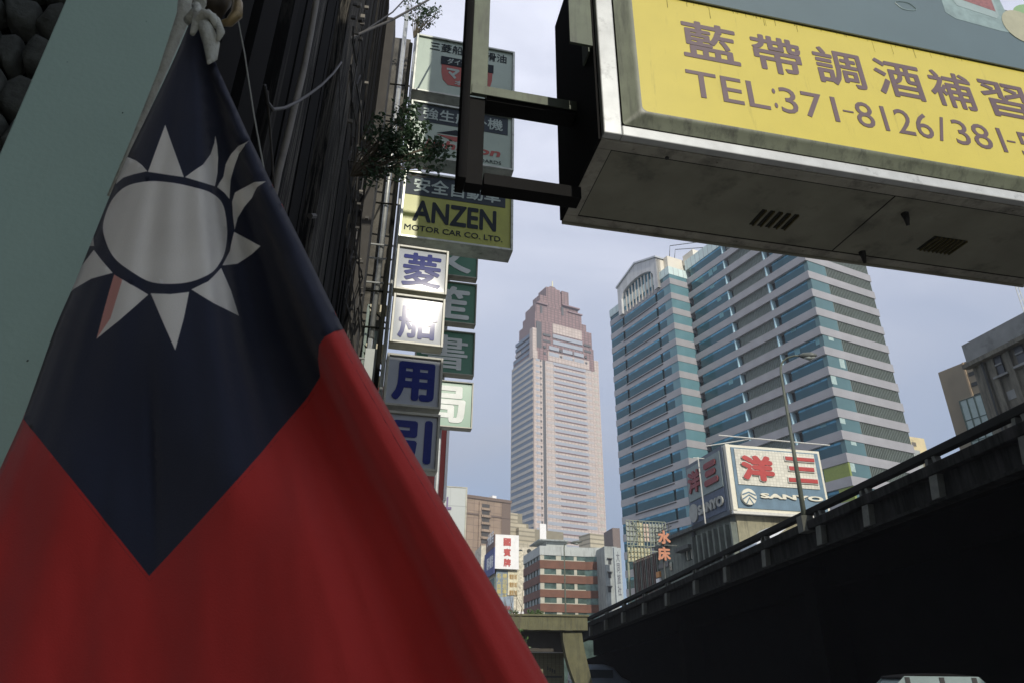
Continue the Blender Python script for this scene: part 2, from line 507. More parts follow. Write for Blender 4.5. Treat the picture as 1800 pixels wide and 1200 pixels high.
S = Fr(at(938, 750, 420), 62); S.O.z = 0
st = thing('skyscraper', S, 'tall pink and cream stepped skyscraper with a short gold spire in the middle distance', 'skyscraper')
bx('shaft', M_cr, st, 0, 53.3, 0, 30.9, 0, 193)
for (x0, x1, y0, y1, z0, z1, mm) in [
    (0.8, 52.0, 0.8, 29.8, 193, 202, M_pk), (1.6, 50.6, 1.2, 27.3, 202, 211, M_pk), (2.4, 49.8, 1.6, 24.4, 211, 224, M_pk),
    (4.0, 47.2, 4.2, 22, 224, 231, M_pk), (5.6, 44.6, 6.0, 21, 231, 238.5, M_pk), (9.0, 42.5, 7.2, 20, 238.5, 243, M_pk),
    (10.2, 15.6, 8.0, 18, 243, 248.5, M_pk), (15.6, 27.6, 7.6, 19, 243, 256.5, M_pk), (27.6, 29.4, 9.5, 18, 243, 255, M_line), (29.4, 35.2, 8.0, 19, 243, 257, M_pk)]:
    bx('upper_tier', mm, st, x0, x1, y0, y1, z0, z1)
bx('corner_block', M_cr, st, -0.4, 3.4, -0.2, 4.5, 193, 199)
bx('corner_block', M_cr, st, -0.3, 2.9, 0.4, 4.5, 199, 216)
bx('corner_block', M_cr, st, 50.0, 53.6, 0.1, 8, 193, 202.2)
for (x0, x1, z) in ((6.5, 15.5, 239.6), (33.0, 45.2, 239.0), (28.5, 43.2, 243.4)):
    bx('cornice', M_line, st, x0, x1, 5.2, 8, z, z+0.9)
bx('slot', M_hole, st, 9.3, 11.0, 5.6, 6.4, 226, 238); bx('slot', M_hole, st, 27.2, 29.0, 5.7, 6.4, 235, 242)
bx('slot', M_hole, st, 3.2, 7.2, 0.9, 1.9, 199, 222)
m = MB().tube([(25, 14, 243), (25, 14, 258), (25, 14, 267)], [0.7, 0.7, 0.45], 8)
m.build('spire', mat('gold spire', (0.55, 0.53, 0.34), 0.5), st)
MB().prism([(17, 256.5), (27, 256.5), (23.5, 259), (20, 259)], 9, 18).build('roof', M_pk, st)
bx('cream_panel', M_cr, st, 16.7, 41.2, 1.35, 1.7, 216.3, 223.6)
bx('cream_panel', M_cr, st, 12.0, 46.0, 0.55, 1.3, 194, 201.0)
for z in (212.3, 207.6):
    bx('window', M_tw, st, 16.6, 41.2, 0.95, 1.7, z, z+2.8)
    for x in (8.6, 42.5): bx('window', M_hole, st, x, x+6.0, 0.98, 1.7, z, z+1.6)
for z in (202.6, 197.9):
    for x0 in (13.0, 24.0, 33.5): bx('window', M_tw, st, x0, x0+8.0, 0.45, 1.7, z, z+2.6)
    for x in (8.6, 21.6, 30.9, 42.6): bx('window', M_hole, st, x, x+1.8, 0.47, 1.7, z, z+1.7)
bx('corner_groove', M_hole, st, 7.1, 9.2, -0.05, 0.4, 0, 193)
bx('corner_pier', M_cr, st, 9.2, 9.6, -0.3, 0.2, 0, 193)
bx('corner_pier', M_cr, st, 0.0, 0.7, -0.3, 0.2, 0, 193)
proto.clear()
k = 0
while 191.0 - 4.32*k > 40:
    z = 191.0 - 4.32*k
    wide = z > 106
    piece('tw%d' % wide, 'window', M_tw, st, z, (lambda: MB().box(15.8, 42.4, -0.12, 0.3, 0.25, 2.3)) if wide else (lambda: MB().box(9.8, 46.4, -0.12, 0.3, 0.25, 2.3)))
    piece('tl%d' % wide, 'ledge', M_line, st, z, (lambda: MB().box(16.6, 41.2, -0.4, 0.3, -0.3, 0.2)) if wide else (lambda: MB().box(19.7, 38.6, -0.4, 0.3, -0.3, 0.2)))
    if wide:
        piece('tws', 'side_window', mat('faint window', (0.39, 0.37, 0.36), 0.4), st, z, lambda: MB().box(10.0, 15.7, -0.07, 0.2, 0.5, 2.2))
        piece('twt', 'side_window', mat('faint window', (0.39, 0.37, 0.36), 0.4), st, z, lambda: MB().box(42.5, 47.0, -0.07, 0.2, 0.5, 2.2))
    piece('twp', 'pier_window', M_tw, st, z, lambda: MB().box(1.9, 4.8, -0.09, 0.2, 0.5, 2.0))
    piece('twh', 'pier_window', M_hole, st, z, lambda: MB().box(5.2, 6.3, -0.1, 0.2, 0.4, 1.9))
    piece('twr', 'pier_window', M_crL, st, z, lambda: MB().box(48.6, 52.2, -0.09, 0.2, 0.4, 2.2))
    piece('sdl', 'side_window', M_twl, st, z, lambda: MB().box(-0.12, 0.3, 0.9, 29.9, 0.1, 2.5))
    piece('sds', 'side_spandrel', M_crL, st, z, lambda: MB().box(-0.28, 0.3, 0.7, 30.3, 2.5, 4.42))
    k += 1
for z in (194.5, 198.8, 203, 207.2, 211.4):
    yb = 29.5 if z < 201 else 26.5
    bx('side_window', M_twl, st, 0.5, 2.2, 5.0, yb, z, z+2.4)
for y in (19, 22, 25): bx('side_opening', M_cr, st, 0.4, 1.0, y, y+1.2, 203.5, 205.5)

# podium and neighbours of the skyscraper
M_tan = grid_mat('tan banded stone', (0.40, 0.36, 0.26), (0.22, 0.20, 0.14), 60, 2.1, 0.33, 0.8)
M_tan2 = grid_mat('tan plain stone', (0.42, 0.38, 0.28), (0.25, 0.23, 0.16), 2.2, 2.1, 0.1, 0.8)
Pd = Fr(at(940, 940, 330), 62); Pd.O.z = 0
pt = thing('podium_building', Pd, 'tan banded terraces at the foot of the pink skyscraper', 'building')
def pxbox(fr, nm, mt, par, xl, xr, ytop, y0, dep, zlo=0, xr_at=None):
    x0, z1 = fr.hit(xl, ytop, y0); x1, _ = fr.hit(xr, ytop, y0)
    return bx(nm, mt, par, x0, x1, y0, y0+dep, zlo, z1)
pxbox(Pd, 'terrace', M_tan, pt, 889, 918, 899, 6, 14)
pxbox(Pd, 'terrace', M_tan, pt, 893, 929, 916, 3, 10)
pxbox(Pd, 'terrace', M_tan, pt, 912, 990, 926, 0, 8)
pxbox(Pd, 'terrace', M_tan2, pt, 900, 1000, 951, -3, 8)
pxbox(Pd, 'terrace', M_tan, pt, 1037, 1077, 936, 0, 10)
x0, z1 = Pd.hit(889, 901, 6)
bx('glass_side', M_twl, pt, x0-0.4, x0, 6.3, 22, 0, z1-1.5)
x0, z1 = Pd.hit(923, 962, -3.2); x1, _ = Pd.hit(990, 962, -3.2)
bx('dark_opening', M_hole, pt, x0, x1, -3.3, -3, z1-2.0, z1)
pxbox(Pd, 'white_board', mat('white board', (0.75, 0.75, 0.73), 0.6), pt, 949, 960, 919, -0.5, 0.5, 30)
M_brn = grid_mat('brown tiled wall', (0.27, 0.20, 0.14), (0.17, 0.12, 0.09), 3.3, 3.1, 0.07, 0.8)
Br = Fr(at(822, 872, 300), 60); Br.O.z = 0
bt = thing('apartment_tower', Br, 'brown tiled apartment block with a stack of balconies left of the pink skyscraper', 'apartment block')
xa, zt = Br.hit(780, 868); xb, _ = Br.hit(897, 880)
bx('wall', M_brn, bt, xa, xb, 0, 18, 0, zt)
bx('roof_edge', mat('dark brown', (0.14, 0.10, 0.075), 0.8), bt, xa-0.5, xb+0.5, -0.6, 18, zt, zt+1.3)
x1_, z_ = Br.hit(844, 880); x2_, _ = Br.hit(861, 880); x3_, _ = Br.hit(882, 880)
bx('side_wall', mat('dark brown', (0.14, 0.10, 0.075)), bt, x3_, xb+0.1, -0.2, 6, 0, zt-0.2)
k = 0
while zt - 3.1*k > 12:
    z = zt - 2.2 - 3.1*k
    bx('balcony', mat('balcony shade', (0.05, 0.045, 0.04)), bt, x1_+1, x2_, -0.05, 1.0, z-1.3, z+0.5)
    bx('balcony_rail', M_brn, bt, x1_+0.6, x2_+0.4, -0.9, -0.1, z-2.3, z-1.3)
    k += 1
bx('pilaster', M_brn, bt, x1_-0.6, x1_+0.4, -0.7, 0.2, 0, zt-1)
bx('string_course', mat('dark brown', (0.14, 0.10, 0.075)), bt, xa, x1_-0.7, -0.4, 0.1, zt-7, zt-6.3)
bx('string_course', mat('dark brown', (0.14, 0.10, 0.075)), bt, x2_+0.5, xb, -0.4, 0.1, zt-7, zt-6.3)
tag(bx('roof_tank', mat('white board', (0.75, 0.75, 0.73)), bt, Br.hit(873, 878)[0], Br.hit(880, 878)[0], 4, 8, zt+1.3, zt+3.6))

# ---------------------------------------------------------------- middle distance, left of the flyover
M_white = mat('white painted board', (0.72, 0.72, 0.70), 0.5, var=0.05, scale=1.5, stain=0.12, streak=True)
M_red = mat('red lettering', (0.38, 0.04, 0.035), 0.5, var=0.12, scale=3)
M_redb = mat('red brown tile', (0.135, 0.057, 0.033), 0.7, var=0.18, scale=0.8, stain=0.15, streak=True)
M_grey = mat('grey render', (0.30, 0.33, 0.32), 0.8, var=0.15, scale=0.7, stain=0.35, streak=True)
M_pale = mat('pale render', (0.40, 0.43, 0.41), 0.8, var=0.1, scale=0.5, stain=0.25, streak=True)
M_wf = mat('pale window frame', (0.42, 0.41, 0.33), 0.6, var=0.15, scale=1)
M_wg = mat('greenish window glass', (0.10, 0.15, 0.13), 0.12, metal=0.4, var=0.5, scale=0.9)
M_conc = mat('weathered concrete', (0.27, 0.25, 0.19), 0.9, var=0.2, scale=1.2, stain=0.5, streak=True, bump=0.3, bscale=12)

A = Fr(at(949, 1000, 120), 78); A.O.z = 0
rt = thing('office_block', A, 'low corner office block with red brown bands and rows of windows in the street gap', 'office block')
zz = lambda y: A.hit(950, y)[1]
xr, _ = A.hit(1029.5, 1000)
GL = A.side(918.5, 1000, 0)[0]
B2 = Fr(A.w(xr, 0, 0), 96)
xr2, _ = B2.hit(1064.5, 1000)
pts = [(0, 0), (xr, 0)]
q = B2.w(xr2, 0, 0) - A.O
pts += [(q.dot(A.X), q.dot(A.Y))]
q = B2.w(xr2, 14, 0) - A.O
pts += [(q.dot(A.X), q.dot(A.Y)), (0, GL)]
def scaled(off):
    c = Vector((sum(p[0] for p in pts)/5, sum(p[1] for p in pts)/5))
    return [tuple(c + (Vector(p)-c)*(1+off)) for p in pts]
bands = [(958, 974), (983, 997.5), (1008.8, 1022.7), (1034.6, 1048), (1059.4, 1074)]
MB().plan(scaled(-0.04), 0, zz(960)).build('inner_wall', M_wg, rt)
for i, (a, b) in enumerate(bands):
    MB().plan(scaled(0.0), zz(b), zz(a)).build('parapet' if i == 0 else 'spandrel', M_pale if i == 0 else M_redb, rt)
zlow = [974, 997.5, 1022.7, 1048, 1074]; zhi = [983, 1008.8, 1034.6, 1059.4, 1085]
for i in range(5):
    a, b = zz(zhi[i]), zz(zlow[i])
    for (p0, p1) in ((950, 957), (978, 987), (1009.5, 1014.5), (1029, 1033), (1055, 1060)):
        x0 = A.hit(p0, 1000)[0]; x1 = A.hit(p1, 1000)[0]
        if p0 < 1029: bx('pier', M_wf, rt, x0, x1, 0.12, 0.5, a+0.003, b-0.003)
    for j, (p0, p1, n) in enumerate(((957, 978, 3), (987, 1009.5, 3), (1014.5, 1029, 2))):
        x0 = A.hit(p0, 1000)[0]; x1 = A.hit(p1, 1000)[0]
        for c in range(1, n): bx('window_bar', M_wf, rt, x0+(x1-x0)*c/n-0.05, x0+(x1-x0)*c/n+0.05, 0.3, 0.42, a, b)
        f = bx('sill', M_wf, rt, x0, x1, 0.08, 0.4, a, a+0.12)
        if rnd.random() < 0.6:
            bx('blind', mat('green blind', (0.2, 0.33, 0.25), 0.7, var=0.5, scale=1.2), rt, x0+(x1-x0)*rnd.random()*0.5, x1-0.2, 0.42, 0.45, a+rnd.uniform(0.2, 1.0), b)
    for c in range(6):
        y = GL*(c+0.3)/6
        bx('pier', M_grey, rt, 0.12, 0.5, y, y+0.7, a+0.003, b-0.003)
pB = Fr(B2.w(0, 0, 0), 96)
bb = bx
xg0, zg = A.hit(1040, 925, 6); 
bx('stair_hut', M_pale, rt, A.hit(960, 940, 8)[0], A.hit(996, 940, 8)[0], 8, 14, zz(958), A.hit(970, 947, 8)[1])
bx('roof_slab', M_grey, rt, A.hit(950, 940, 6)[0], A.hit(1002, 940, 6)[0], 7, 14.5, A.hit(970, 951, 8)[1], A.hit(970, 949, 8)[1])
# grey side building
Gf = Fr(at(1064, 1000, 118), 80); Gf.O.z = 0
gt = thing('narrow_building', Gf, 'narrow grey building with small dark windows right of the red banded block', 'building')
gx1, gz = Gf.hit(1084, 960)
bx('wall', M_grey, gt, 0, gx1, 0, 12, 0, gz)
bx('roof_room', mat('brown render', (0.16, 0.13, 0.12)), gt, Gf.hit(1077, 940, 3)[0], Gf.hit(1090, 940, 3)[0], 3, 8, gz, Gf.hit(1080, 927, 3)[1])
for y in (981, 1005, 1030):
    x0, z = Gf.hit(1069, y); x1, z1 = Gf.hit(1074.5, y+10)
    bx('window', mat('dark window', (0.03, 0.035, 0.04), 0.3), gt, x0, x1, -0.06, 0.2, z1, z)
    bx('awning', mat('old tin', (0.2, 0.21, 0.2), 0.7), gt, x0-0.2, x1+0.2, -0.5, 0, z, z+0.12)
Vs = Fr(at(1081, 1000, 114), 78); Vs.O.z = 0
vt = thing('vertical_signboard', Vs, 'tall thin grey signboard with a column of faded writing left of the teal tower', 'signboard')
vx1, vz1 = Vs.hit(1091, 962); vz0 = Vs.hit(1081, 1058)[1]
bx('panel', mat('grey signboard', (0.33, 0.37, 0.37), 0.6), vt, 0, vx1, 0, 0.5, vz0, vz1)
text('大\n同\n旅\n社', vx1*0.25, vx1*0.75, vz0+1, vz1-0.6, -0.02, mat('dark grey letters', (0.12, 0.13, 0.15)), vt, bold=0.02)

# building with the white board
Wf = Fr(at(870, 940, 95), 78); Wf.O.z = 0
wt = thing('sign_building', Wf, 'narrow building whose upper floors are covered with painted signs, beside the flag', 'building')
x1, zt = Wf.hit(911, 941); zb = Wf.hit(870, 999)[1]
ylen = Wf.side(846, 1000, 0)[0]
bx('wall', mat('pale mosaic tile', (0.56, 0.52, 0.40), 0.8, var=0.35, scale=3.5, stain=0.3), wt, 0.3, Wf.hit(921, 1000)[0], 0.4, ylen, 0, zb+2.5)
bx('side_wall', mat('dull teal render', (0.12, 0.17, 0.16), 0.8, var=0.2, stain=0.3, streak=True), wt, 0.15, 0.3, 0.5, ylen, 0, zb-1)
mosaic = bx('hanging_panel', mat('slate blue panel', (0.19, 0.24, 0.28), 0.7, var=0.2, scale=2), wt, Wf.hit(873, 1000)[0], Wf.hit(893, 1000)[0], 0.25, 0.4, Wf.hit(873, 1056)[1], zb-0.1)
M_ochre = mat('ochre letters', (0.42, 0.36, 0.14), 0.6)
for (pa, pb, s) in ((874, 882, '名\n人\n商\n業\n大'), (884, 892, '樓\n出\n租\n專\n線')):
    text(s, Wf.hit(pa, 1000)[0], Wf.hit(pb, 1000)[0], Wf.hit(873, 1052)[1], zb-0.5, 0.22, M_ochre, mosaic, bold=0.03)
mos2 = bx('hanging_panel', mat('cream panel', (0.58, 0.54, 0.38), 0.7, var=0.2, scale=2), wt, Wf.hit(893.5, 1000)[0], Wf.hit(911, 1000)[0], 0.2, 0.4, Wf.hit(900, 1045)[1], zb-0.1)
for yy in (1012, 1026, 1040):
    text('電影城', Wf.hit(896, yy)[0], Wf.hit(909, yy)[0], Wf.hit(896, yy+5)[1], Wf.hit(896, yy-4)[1], 0.17, mat('rust letters', (0.33, 0.2, 0.06), 0.6), mos2, bold=0.02)
Cr = Fr(at(905, 1000, 165), 78); Cr.O.z = 0
crt = thing('cream_house', Cr, 'cream walled house with small round windows just right of the white billboard', 'house')
crx = Cr.hit(946, 965)[0]
bx('wall', mat('cream mosaic', (0.52, 0.48, 0.38), 0.8, var=0.3, scale=1.2, stain=0.25), crt, -8, crx, 0, 9, 0, Cr.hit(922, 961)[1])
for px, py in ((915, 969), (930, 968), (914, 985), (930, 988)):
    x0, z = Cr.hit(px, py); MB().tube([(x0, -0.05, z), (x0, 0.1, z)], 0.55, 10).build('round_window', M_dark, crt)
wb = thing('billboard', Fr(Wf.w(0, -0.3, 0), 78), 'white billboard with three red characters on the roof corner of the sign covered building', 'billboard')
bx('face', M_white, wb, 0, x1, -0.1, 0.5, zb, zt)
bx('side_face', mat('dark brown board', (0.16, 0.10, 0.08), 0.7), wb, -0.12, -0.02, -0.05, ylen*0.62, zb+2.8, zt)
bx('side_face', mat('deep blue board', (0.05, 0.065, 0.20), 0.6), wb, -0.12, -0.02, -0.05, ylen*0.72, zb-0.6, zb+2.75)
for i, ch in enumerate('國賓牌'):
    ya = 945.5 + i*18
    text(ch, Wf.hit(884, ya)[0], Wf.hit(897, ya)[0], Wf.hit(884, ya+14)[1], Wf.hit(884, ya)[1], -0.12, M_red, wb, bold=0.05)
sidef = Fr(Wf.w(-0.14, 0, 0), 168)
for (s, za, zc) in (('大飯店', 3.5, 5.2), ('眼科醫院', 0.3, 2.0)):
    t_ = text(s, -ylen*0.55, -0.8, zb+za, zb+zc, 0, M_white, None, bold=0.03)
    t_.parent = wb; t_.matrix_parent_inverse = Matrix()
    t_.location = (-0.13, -0.3, 0); t_.rotation_euler = (0, 0, R(-90))
# small tilted awning sign near the flag edge
Aw = Fr(at(866, 1060, 60), 60); Aw.O.z = 0
awt = thing('awning_sign', Aw, 'small slate blue awning sign below the hanging panels, against the flag edge', 'sign')
xx, za = Aw.hit(903, 1046); _, zc = Aw.hit(866, 1062); _, zd = Aw.hit(903, 1075)
MB().prism([(-2, zc-2.2), (xx, zd), (xx, za), (-2, zc+0.2)], 0, 0.3).build('panel', mat('slate blue sign', (0.26, 0.32, 0.38), 0.6, var=0.3, scale=2), awt)
text('洗髮 染髮', -1.2, xx-0.3, zd+0.1, zc, -0.03, M_red, awt)
bx('white_post', M_white, awt, xx+0.1, xx+1.3, 0.5, 0.8, 0, Aw.hit(903, 1072)[1])

# ---------------------------------------------------------------- old row behind the flyover, with the roof sign
O = Fr(at(1287, 895, 62), 78); O.O.z = 0
zr = O.hit(1287, 897)[1]
M_old = mat('old grey green render', (0.13, 0.15, 0.125), 0.85, var=0.25, scale=1.2, stain=0.4, streak=True, bump=0.2, bscale=10)
M_old2 = mat('dark stained render', (0.085, 0.095, 0.085), 0.85, var=0.3, scale=1.5, stain=0.5, streak=True)
M_brs = mat('brown corrugated sheet', (0.11, 0.075, 0.06), 0.7, var=0.3, scale=2, stain=0.4, streak=True)
ot = thing('old_row_building', O, 'old grey green building with vertical fins under the rooftop electronics sign', 'building')
ys = lambda px, py=960: O.side(px, py, 0)
y1, y2, y3, y4 = ys(1222)[0], ys(1175)[0], ys(1148)[0], ys(1107, 1000)[0]
bx('wall', M_old, ot, 0.3, 22, 0.3, y2, 0, zr-0.3)
bx('cornice', M_old2, ot, -0.25, 22, -0.1, y2, zr-0.3, zr+0.05)
n = 7
for i in range(n+1):
    y = 0.1 + (y1-0.1)*i/n
    bx('fin', M_old, ot, -0.25, 0.3, y, y+0.28, 0, zr-0.9)
    if i < n:
        bx('window', mat('dark window', (0.03, 0.035, 0.04), 0.3), ot, 0.22, 0.3, y+0.4, y+(y1/n)-0.1, zr-4.2, zr-1.3)
        bx('panel', M_old2, ot, 0.1, 0.3, y+0.3, y+(y1/n), zr-5.0, zr-4.3)
bx('dark_gap', M_dark, ot, 0.02, 0.3, y1+0.1, y1+0.5, 0, zr-0.4)
# windows between the fins and the next house
ya, z1 = ys(1217, 963); yb_, z2 = ys(1203, 985)
f = bx('window', M_wg, ot, 0.2, 0.32, ya, yb_, z2, z1)
for i in range(5):
    y = ya + (yb_-ya)*i/4
    bx('frame', M_wf if i % 2 else M_old, f, 0.08, 0.2, y-0.06, y+0.06, z2, z1)
bx('hood', M_old2, ot, -0.6, 0.3, ya-0.3, yb_+0.4, z1, z1+0.35)
zw = ys(1195, 940)[1]
bx('hood', M_old2, ot, -0.5, 0.3, ya-0.2, yb_+1.0, zr-1.9, zr-1.6)
# second house of the row
o2 = thing('old_row_building', Fr(O.w(0, y2, 0), 78), 'dark old house with an antenna frame, left of the fin fronted building', 'building')
zr2 = ys(1160, 955)[1]
bx('wall', M_old, o2, 0.5, 16, 0.02, y3-y2, 0, zr2-0.4)
bx('cornice', M_old2, o2, 0.1, 16, 0.0, y3-y2, zr2-0.4, zr2)
ya, z1 = ys(1168, 985); yb_, z2 = ys(1150, 1000)
bx('window', mat('dark window', (0.03, 0.035, 0.04), 0.3), o2, 0.4, 0.52, ya-y2, yb_-y2-0.2, z2, z1)
bx('window', M_wg, o2, 0.38, 0.5, 0.4, (ya-y2)*0.8, z2-0.5, z1-0.2)
for i in range(4):
    bx('rail', M_old2, o2, 0.2+0.1*i, 0.26+0.1*i, 0, y3-y2, zr2+0.4+0.35*i, zr2+0.46+0.35*i)
    bx('rail_post', M_old2, o2, 0.2, 0.28, (y3-y2)*i/3.2, (y3-y2)*i/3.2+0.08, zr2, zr2+1.8)
# third, brown corrugated
o3 = thing('old_row_building', Fr(O.w(0, y3, 0), 78), 'brown corrugated shed front at the far end of the old row beside the teal tower', 'building')
zr3 = ys(1130, 975)[1]
bx('wall', M_brs, o3, 0.6, 14, 0.02, y4-y3, 0, zr3)
n = 14
for i in range(n):
    y = (y4-y3)*i/n
    bx('fin', M_brs if i % 3 else M_old, o3, 0.35, 0.6, y+0.05, y+0.05+(y4-y3)/n*0.45, 0, zr3-0.2)
bx('sign_board', mat('orange white sign', (0.45, 0.2, 0.05), 0.6), o2, -0.3, -0.1, -0.0+(ys(1164, 1010)[0]-y2), (ys(1158, 1010)[0]-y2), ys(1161, 1014)[1], ys(1161, 1004)[1])
bx('sign_board', M_white, o2, -0.3, -0.1, (ys(1164, 1020)[0]-y2), (ys(1158, 1020)[0]-y2), ys(1161, 1030)[1], ys(1161, 1016)[1])
# end wall under the big sign
bx('end_wall', mat('buff weathered wall', (0.25, 0.235, 0.155), 0.85, var=0.2, scale=1.5, stain=0.35, streak=True), ot, 0.35, 22, 0.1, 0.3, 0, zr-0.3)
zz1 = O.hit(1300, 960)[1]
MB().prism([(0.3, O.hit(1290, 962)[1]), (O.hit(1336, 932)[0], O.hit(1336, 932)[1]), (O.hit(1352, 926)[0], O.hit(1352, 926)[1]), (O.hit(1352, 926)[0], O.hit(1352, 926)[1]-0.5), (0.3, O.hit(1290, 962)[1]-0.5)], -2.6, 0.1).build('lean_to_roof', mat('white corrugated roof', (0.62, 0.66, 0.70), 0.5, var=0.1), ot)

# rooftop sign
bs = thing('rooftop_sign', O, 'big two sided rooftop sign with red characters on white over a blue strip', 'rooftop sign')
hx = lambda px, py: O.hit(px, py, -0.4)
TL, TR_, BR, BL = hx(1277, 780), hx(1441, 791), hx(1456, 906), hx(1287, 897)
ztop, zbot = TL[1], BL[1]; W = hx(1450, 850)[0]
x0s = -0.1
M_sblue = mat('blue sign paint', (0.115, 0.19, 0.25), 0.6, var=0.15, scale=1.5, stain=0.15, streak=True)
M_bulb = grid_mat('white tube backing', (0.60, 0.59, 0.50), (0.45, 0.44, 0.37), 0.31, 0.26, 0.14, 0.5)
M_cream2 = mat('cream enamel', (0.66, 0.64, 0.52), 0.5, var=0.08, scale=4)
bx('frame', M_cream2, bs, x0s, W, -0.4, 1.2, zbot, ztop)
bx('blue_panel', M_sblue, bs, x0s+0.45, W-0.25, -0.48, -0.35, zbot+0.3, ztop-0.25)
a = hx(1287, 789.5); b = hx(1437, 798); c = hx(1445, 859); d = hx(1293, 852)
zA, zB = (a[1]+b[1])/2, (c[1]+d[1])/2
bx('white_panel', M_bulb, bs, a[0]+0.1, W-0.7, -0.56, -0.45, zB, zA)
def sgn(pts_tl, pts_br, s, material, y, bold=0.05, thick=0.12, name='character'):
    p, q = hx(*pts_tl), hx(*pts_br)
    return text(s, p[0], q[0], q[1], p[1], y, material, bs, bold=bold, thick=thick, name=name)
M_trim = mat('pale trim', (0.55, 0.55, 0.5), 0.5)
sgn((1296, 797), (1361.5, 849), '洋', M_trim, -0.57, 0.085, 0.10, 'character_rim')
sgn((1297, 799), (1361, 848), '洋', M_red, -0.64, 0.06, 0.08)
for (p0, p1, q0, q1) in ((1376.7, 1428, 803, 813), (1383.5, 1428, 820, 830), (1383, 1434.5, 840, 850.5)):
    a_, b_ = hx(p0, (q0)), hx(p1, q1)
    bx('character_rim', M_trim, bs, a_[0]-0.08, b_[0]+0.08, -0.68, -0.5, b_[1]-0.08, a_[1]+0.08)
    bx('character', M_red, bs, a_[0], b_[0], -0.74, -0.6, b_[1], a_[1])
cx, cz = hx(1313.3, 873.3); rr = (hx(1326, 873)[0]-hx(1300.5, 873)[0])/2
n = 28
MB().prism([(cx+rr*math.cos(2*math.pi*i/n), cz+rr*math.sin(2*math.pi*i/n)) for i in range(n)], -0.75, -0.45).build('emblem', M_cream2, bs)
em = MB()
for s in (-1, 1):
    em.prism([(cx, cz+rr*0.62), (cx, cz+rr*0.47), (cx+s*rr*0.9, cz+rr*0.12), (cx+s*rr*0.92, cz+rr*0.28)], -0.79, -0.74)
    em.prism([(cx, cz+rr*0.3), (cx, cz+rr*0.14), (cx+s*rr*0.86, cz-rr*0.42), (cx+s*rr*0.92, cz-rr*0.28)], -0.79, -0.74)
    em.prism([(cx, cz-rr*0.05), (cx, cz-rr*0.25), (cx+s*rr*0.42, cz-rr*0.93), (cx+s*rr*0.52, cz-rr*0.85)], -0.79, -0.74)
em.build('emblem_lines', M_sblue, bs)
p, q = hx(1334, 866), hx(1446, 882)
text('SANYO', p[0], q[0], q[1], p[1], -0.5, M_cream2, bs, bold=0.05, thick=0.10)
# left side of the sign: front colours repeated darker to paint its shade
yl = O.side(1213, 860, 0)[0]
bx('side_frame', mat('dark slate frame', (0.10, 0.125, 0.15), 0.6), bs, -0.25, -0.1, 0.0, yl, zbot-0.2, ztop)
bx('side_blue', mat('shaded blue', (0.06, 0.085, 0.13), 0.6, var=0.2), bs, -0.32, -0.2, 0.4, yl-0.3, zbot+0.2, zB-0.1)
bx('side_white', mat('shaded white tubes', (0.20, 0.25, 0.24), 0.6, var=0.12), bs, -0.34, -0.2, 0.4, yl-0.3, zB, zA)
shade_red = mat('shaded red', (0.20, 0.03, 0.03), 0.5)
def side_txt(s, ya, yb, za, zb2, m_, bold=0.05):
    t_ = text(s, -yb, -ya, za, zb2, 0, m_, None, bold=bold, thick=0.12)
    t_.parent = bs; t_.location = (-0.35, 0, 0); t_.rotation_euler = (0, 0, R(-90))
side_txt('洋', yl*0.58, yl*0.92, zB+0.6, zA-0.5, shade_red)
side_txt('三', yl*0.13, yl*0.48, zB+0.6, zA-0.5, shade_red, 0.08)
side_txt('SANYO', yl*0.08, yl*0.72, zbot+0.7, zB-0.7, mat('shaded cream', (0.3, 0.31, 0.28), 0.6), 0.06)
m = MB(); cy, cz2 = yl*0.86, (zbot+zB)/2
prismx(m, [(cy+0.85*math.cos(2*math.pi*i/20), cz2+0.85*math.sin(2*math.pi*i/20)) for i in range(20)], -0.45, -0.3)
m.build('emblem', mat('shaded cream', (0.3, 0.31, 0.28), 0.6), bs)
for i in range(5):
    bx('rope_light_post', M_cream2, bs, -0.14, 0.24, -0.5, -0.42, zbot+0.1, ztop) if i == 0 else None
MB().tube([(-0.9, -0.9, ztop+0.6), (W+0.9, -0.9, ztop+0.5)], 0.06, 5).tube([(-1.2, 1, ztop+0.15), (2.5, -0.9, ztop+0.55)], 0.05, 5).build('lamp_rail', M_trim, bs)
MB().tube([(-0.9, yl*0.45, zbot-0.4), (-0.9, yl*0.45, ztop-0.2)], 0.06, 5).tube([(-1.4, yl*0.45, ztop-0.3), (0, yl*0.45, ztop-0.3)], 0.05, 5).build('lamp_post', M_trim, bs)
bx('base_ledge', M_trim, bs, -0.3, W*0.85, -0.7, -0.4, zbot-0.25, zbot-0.02)

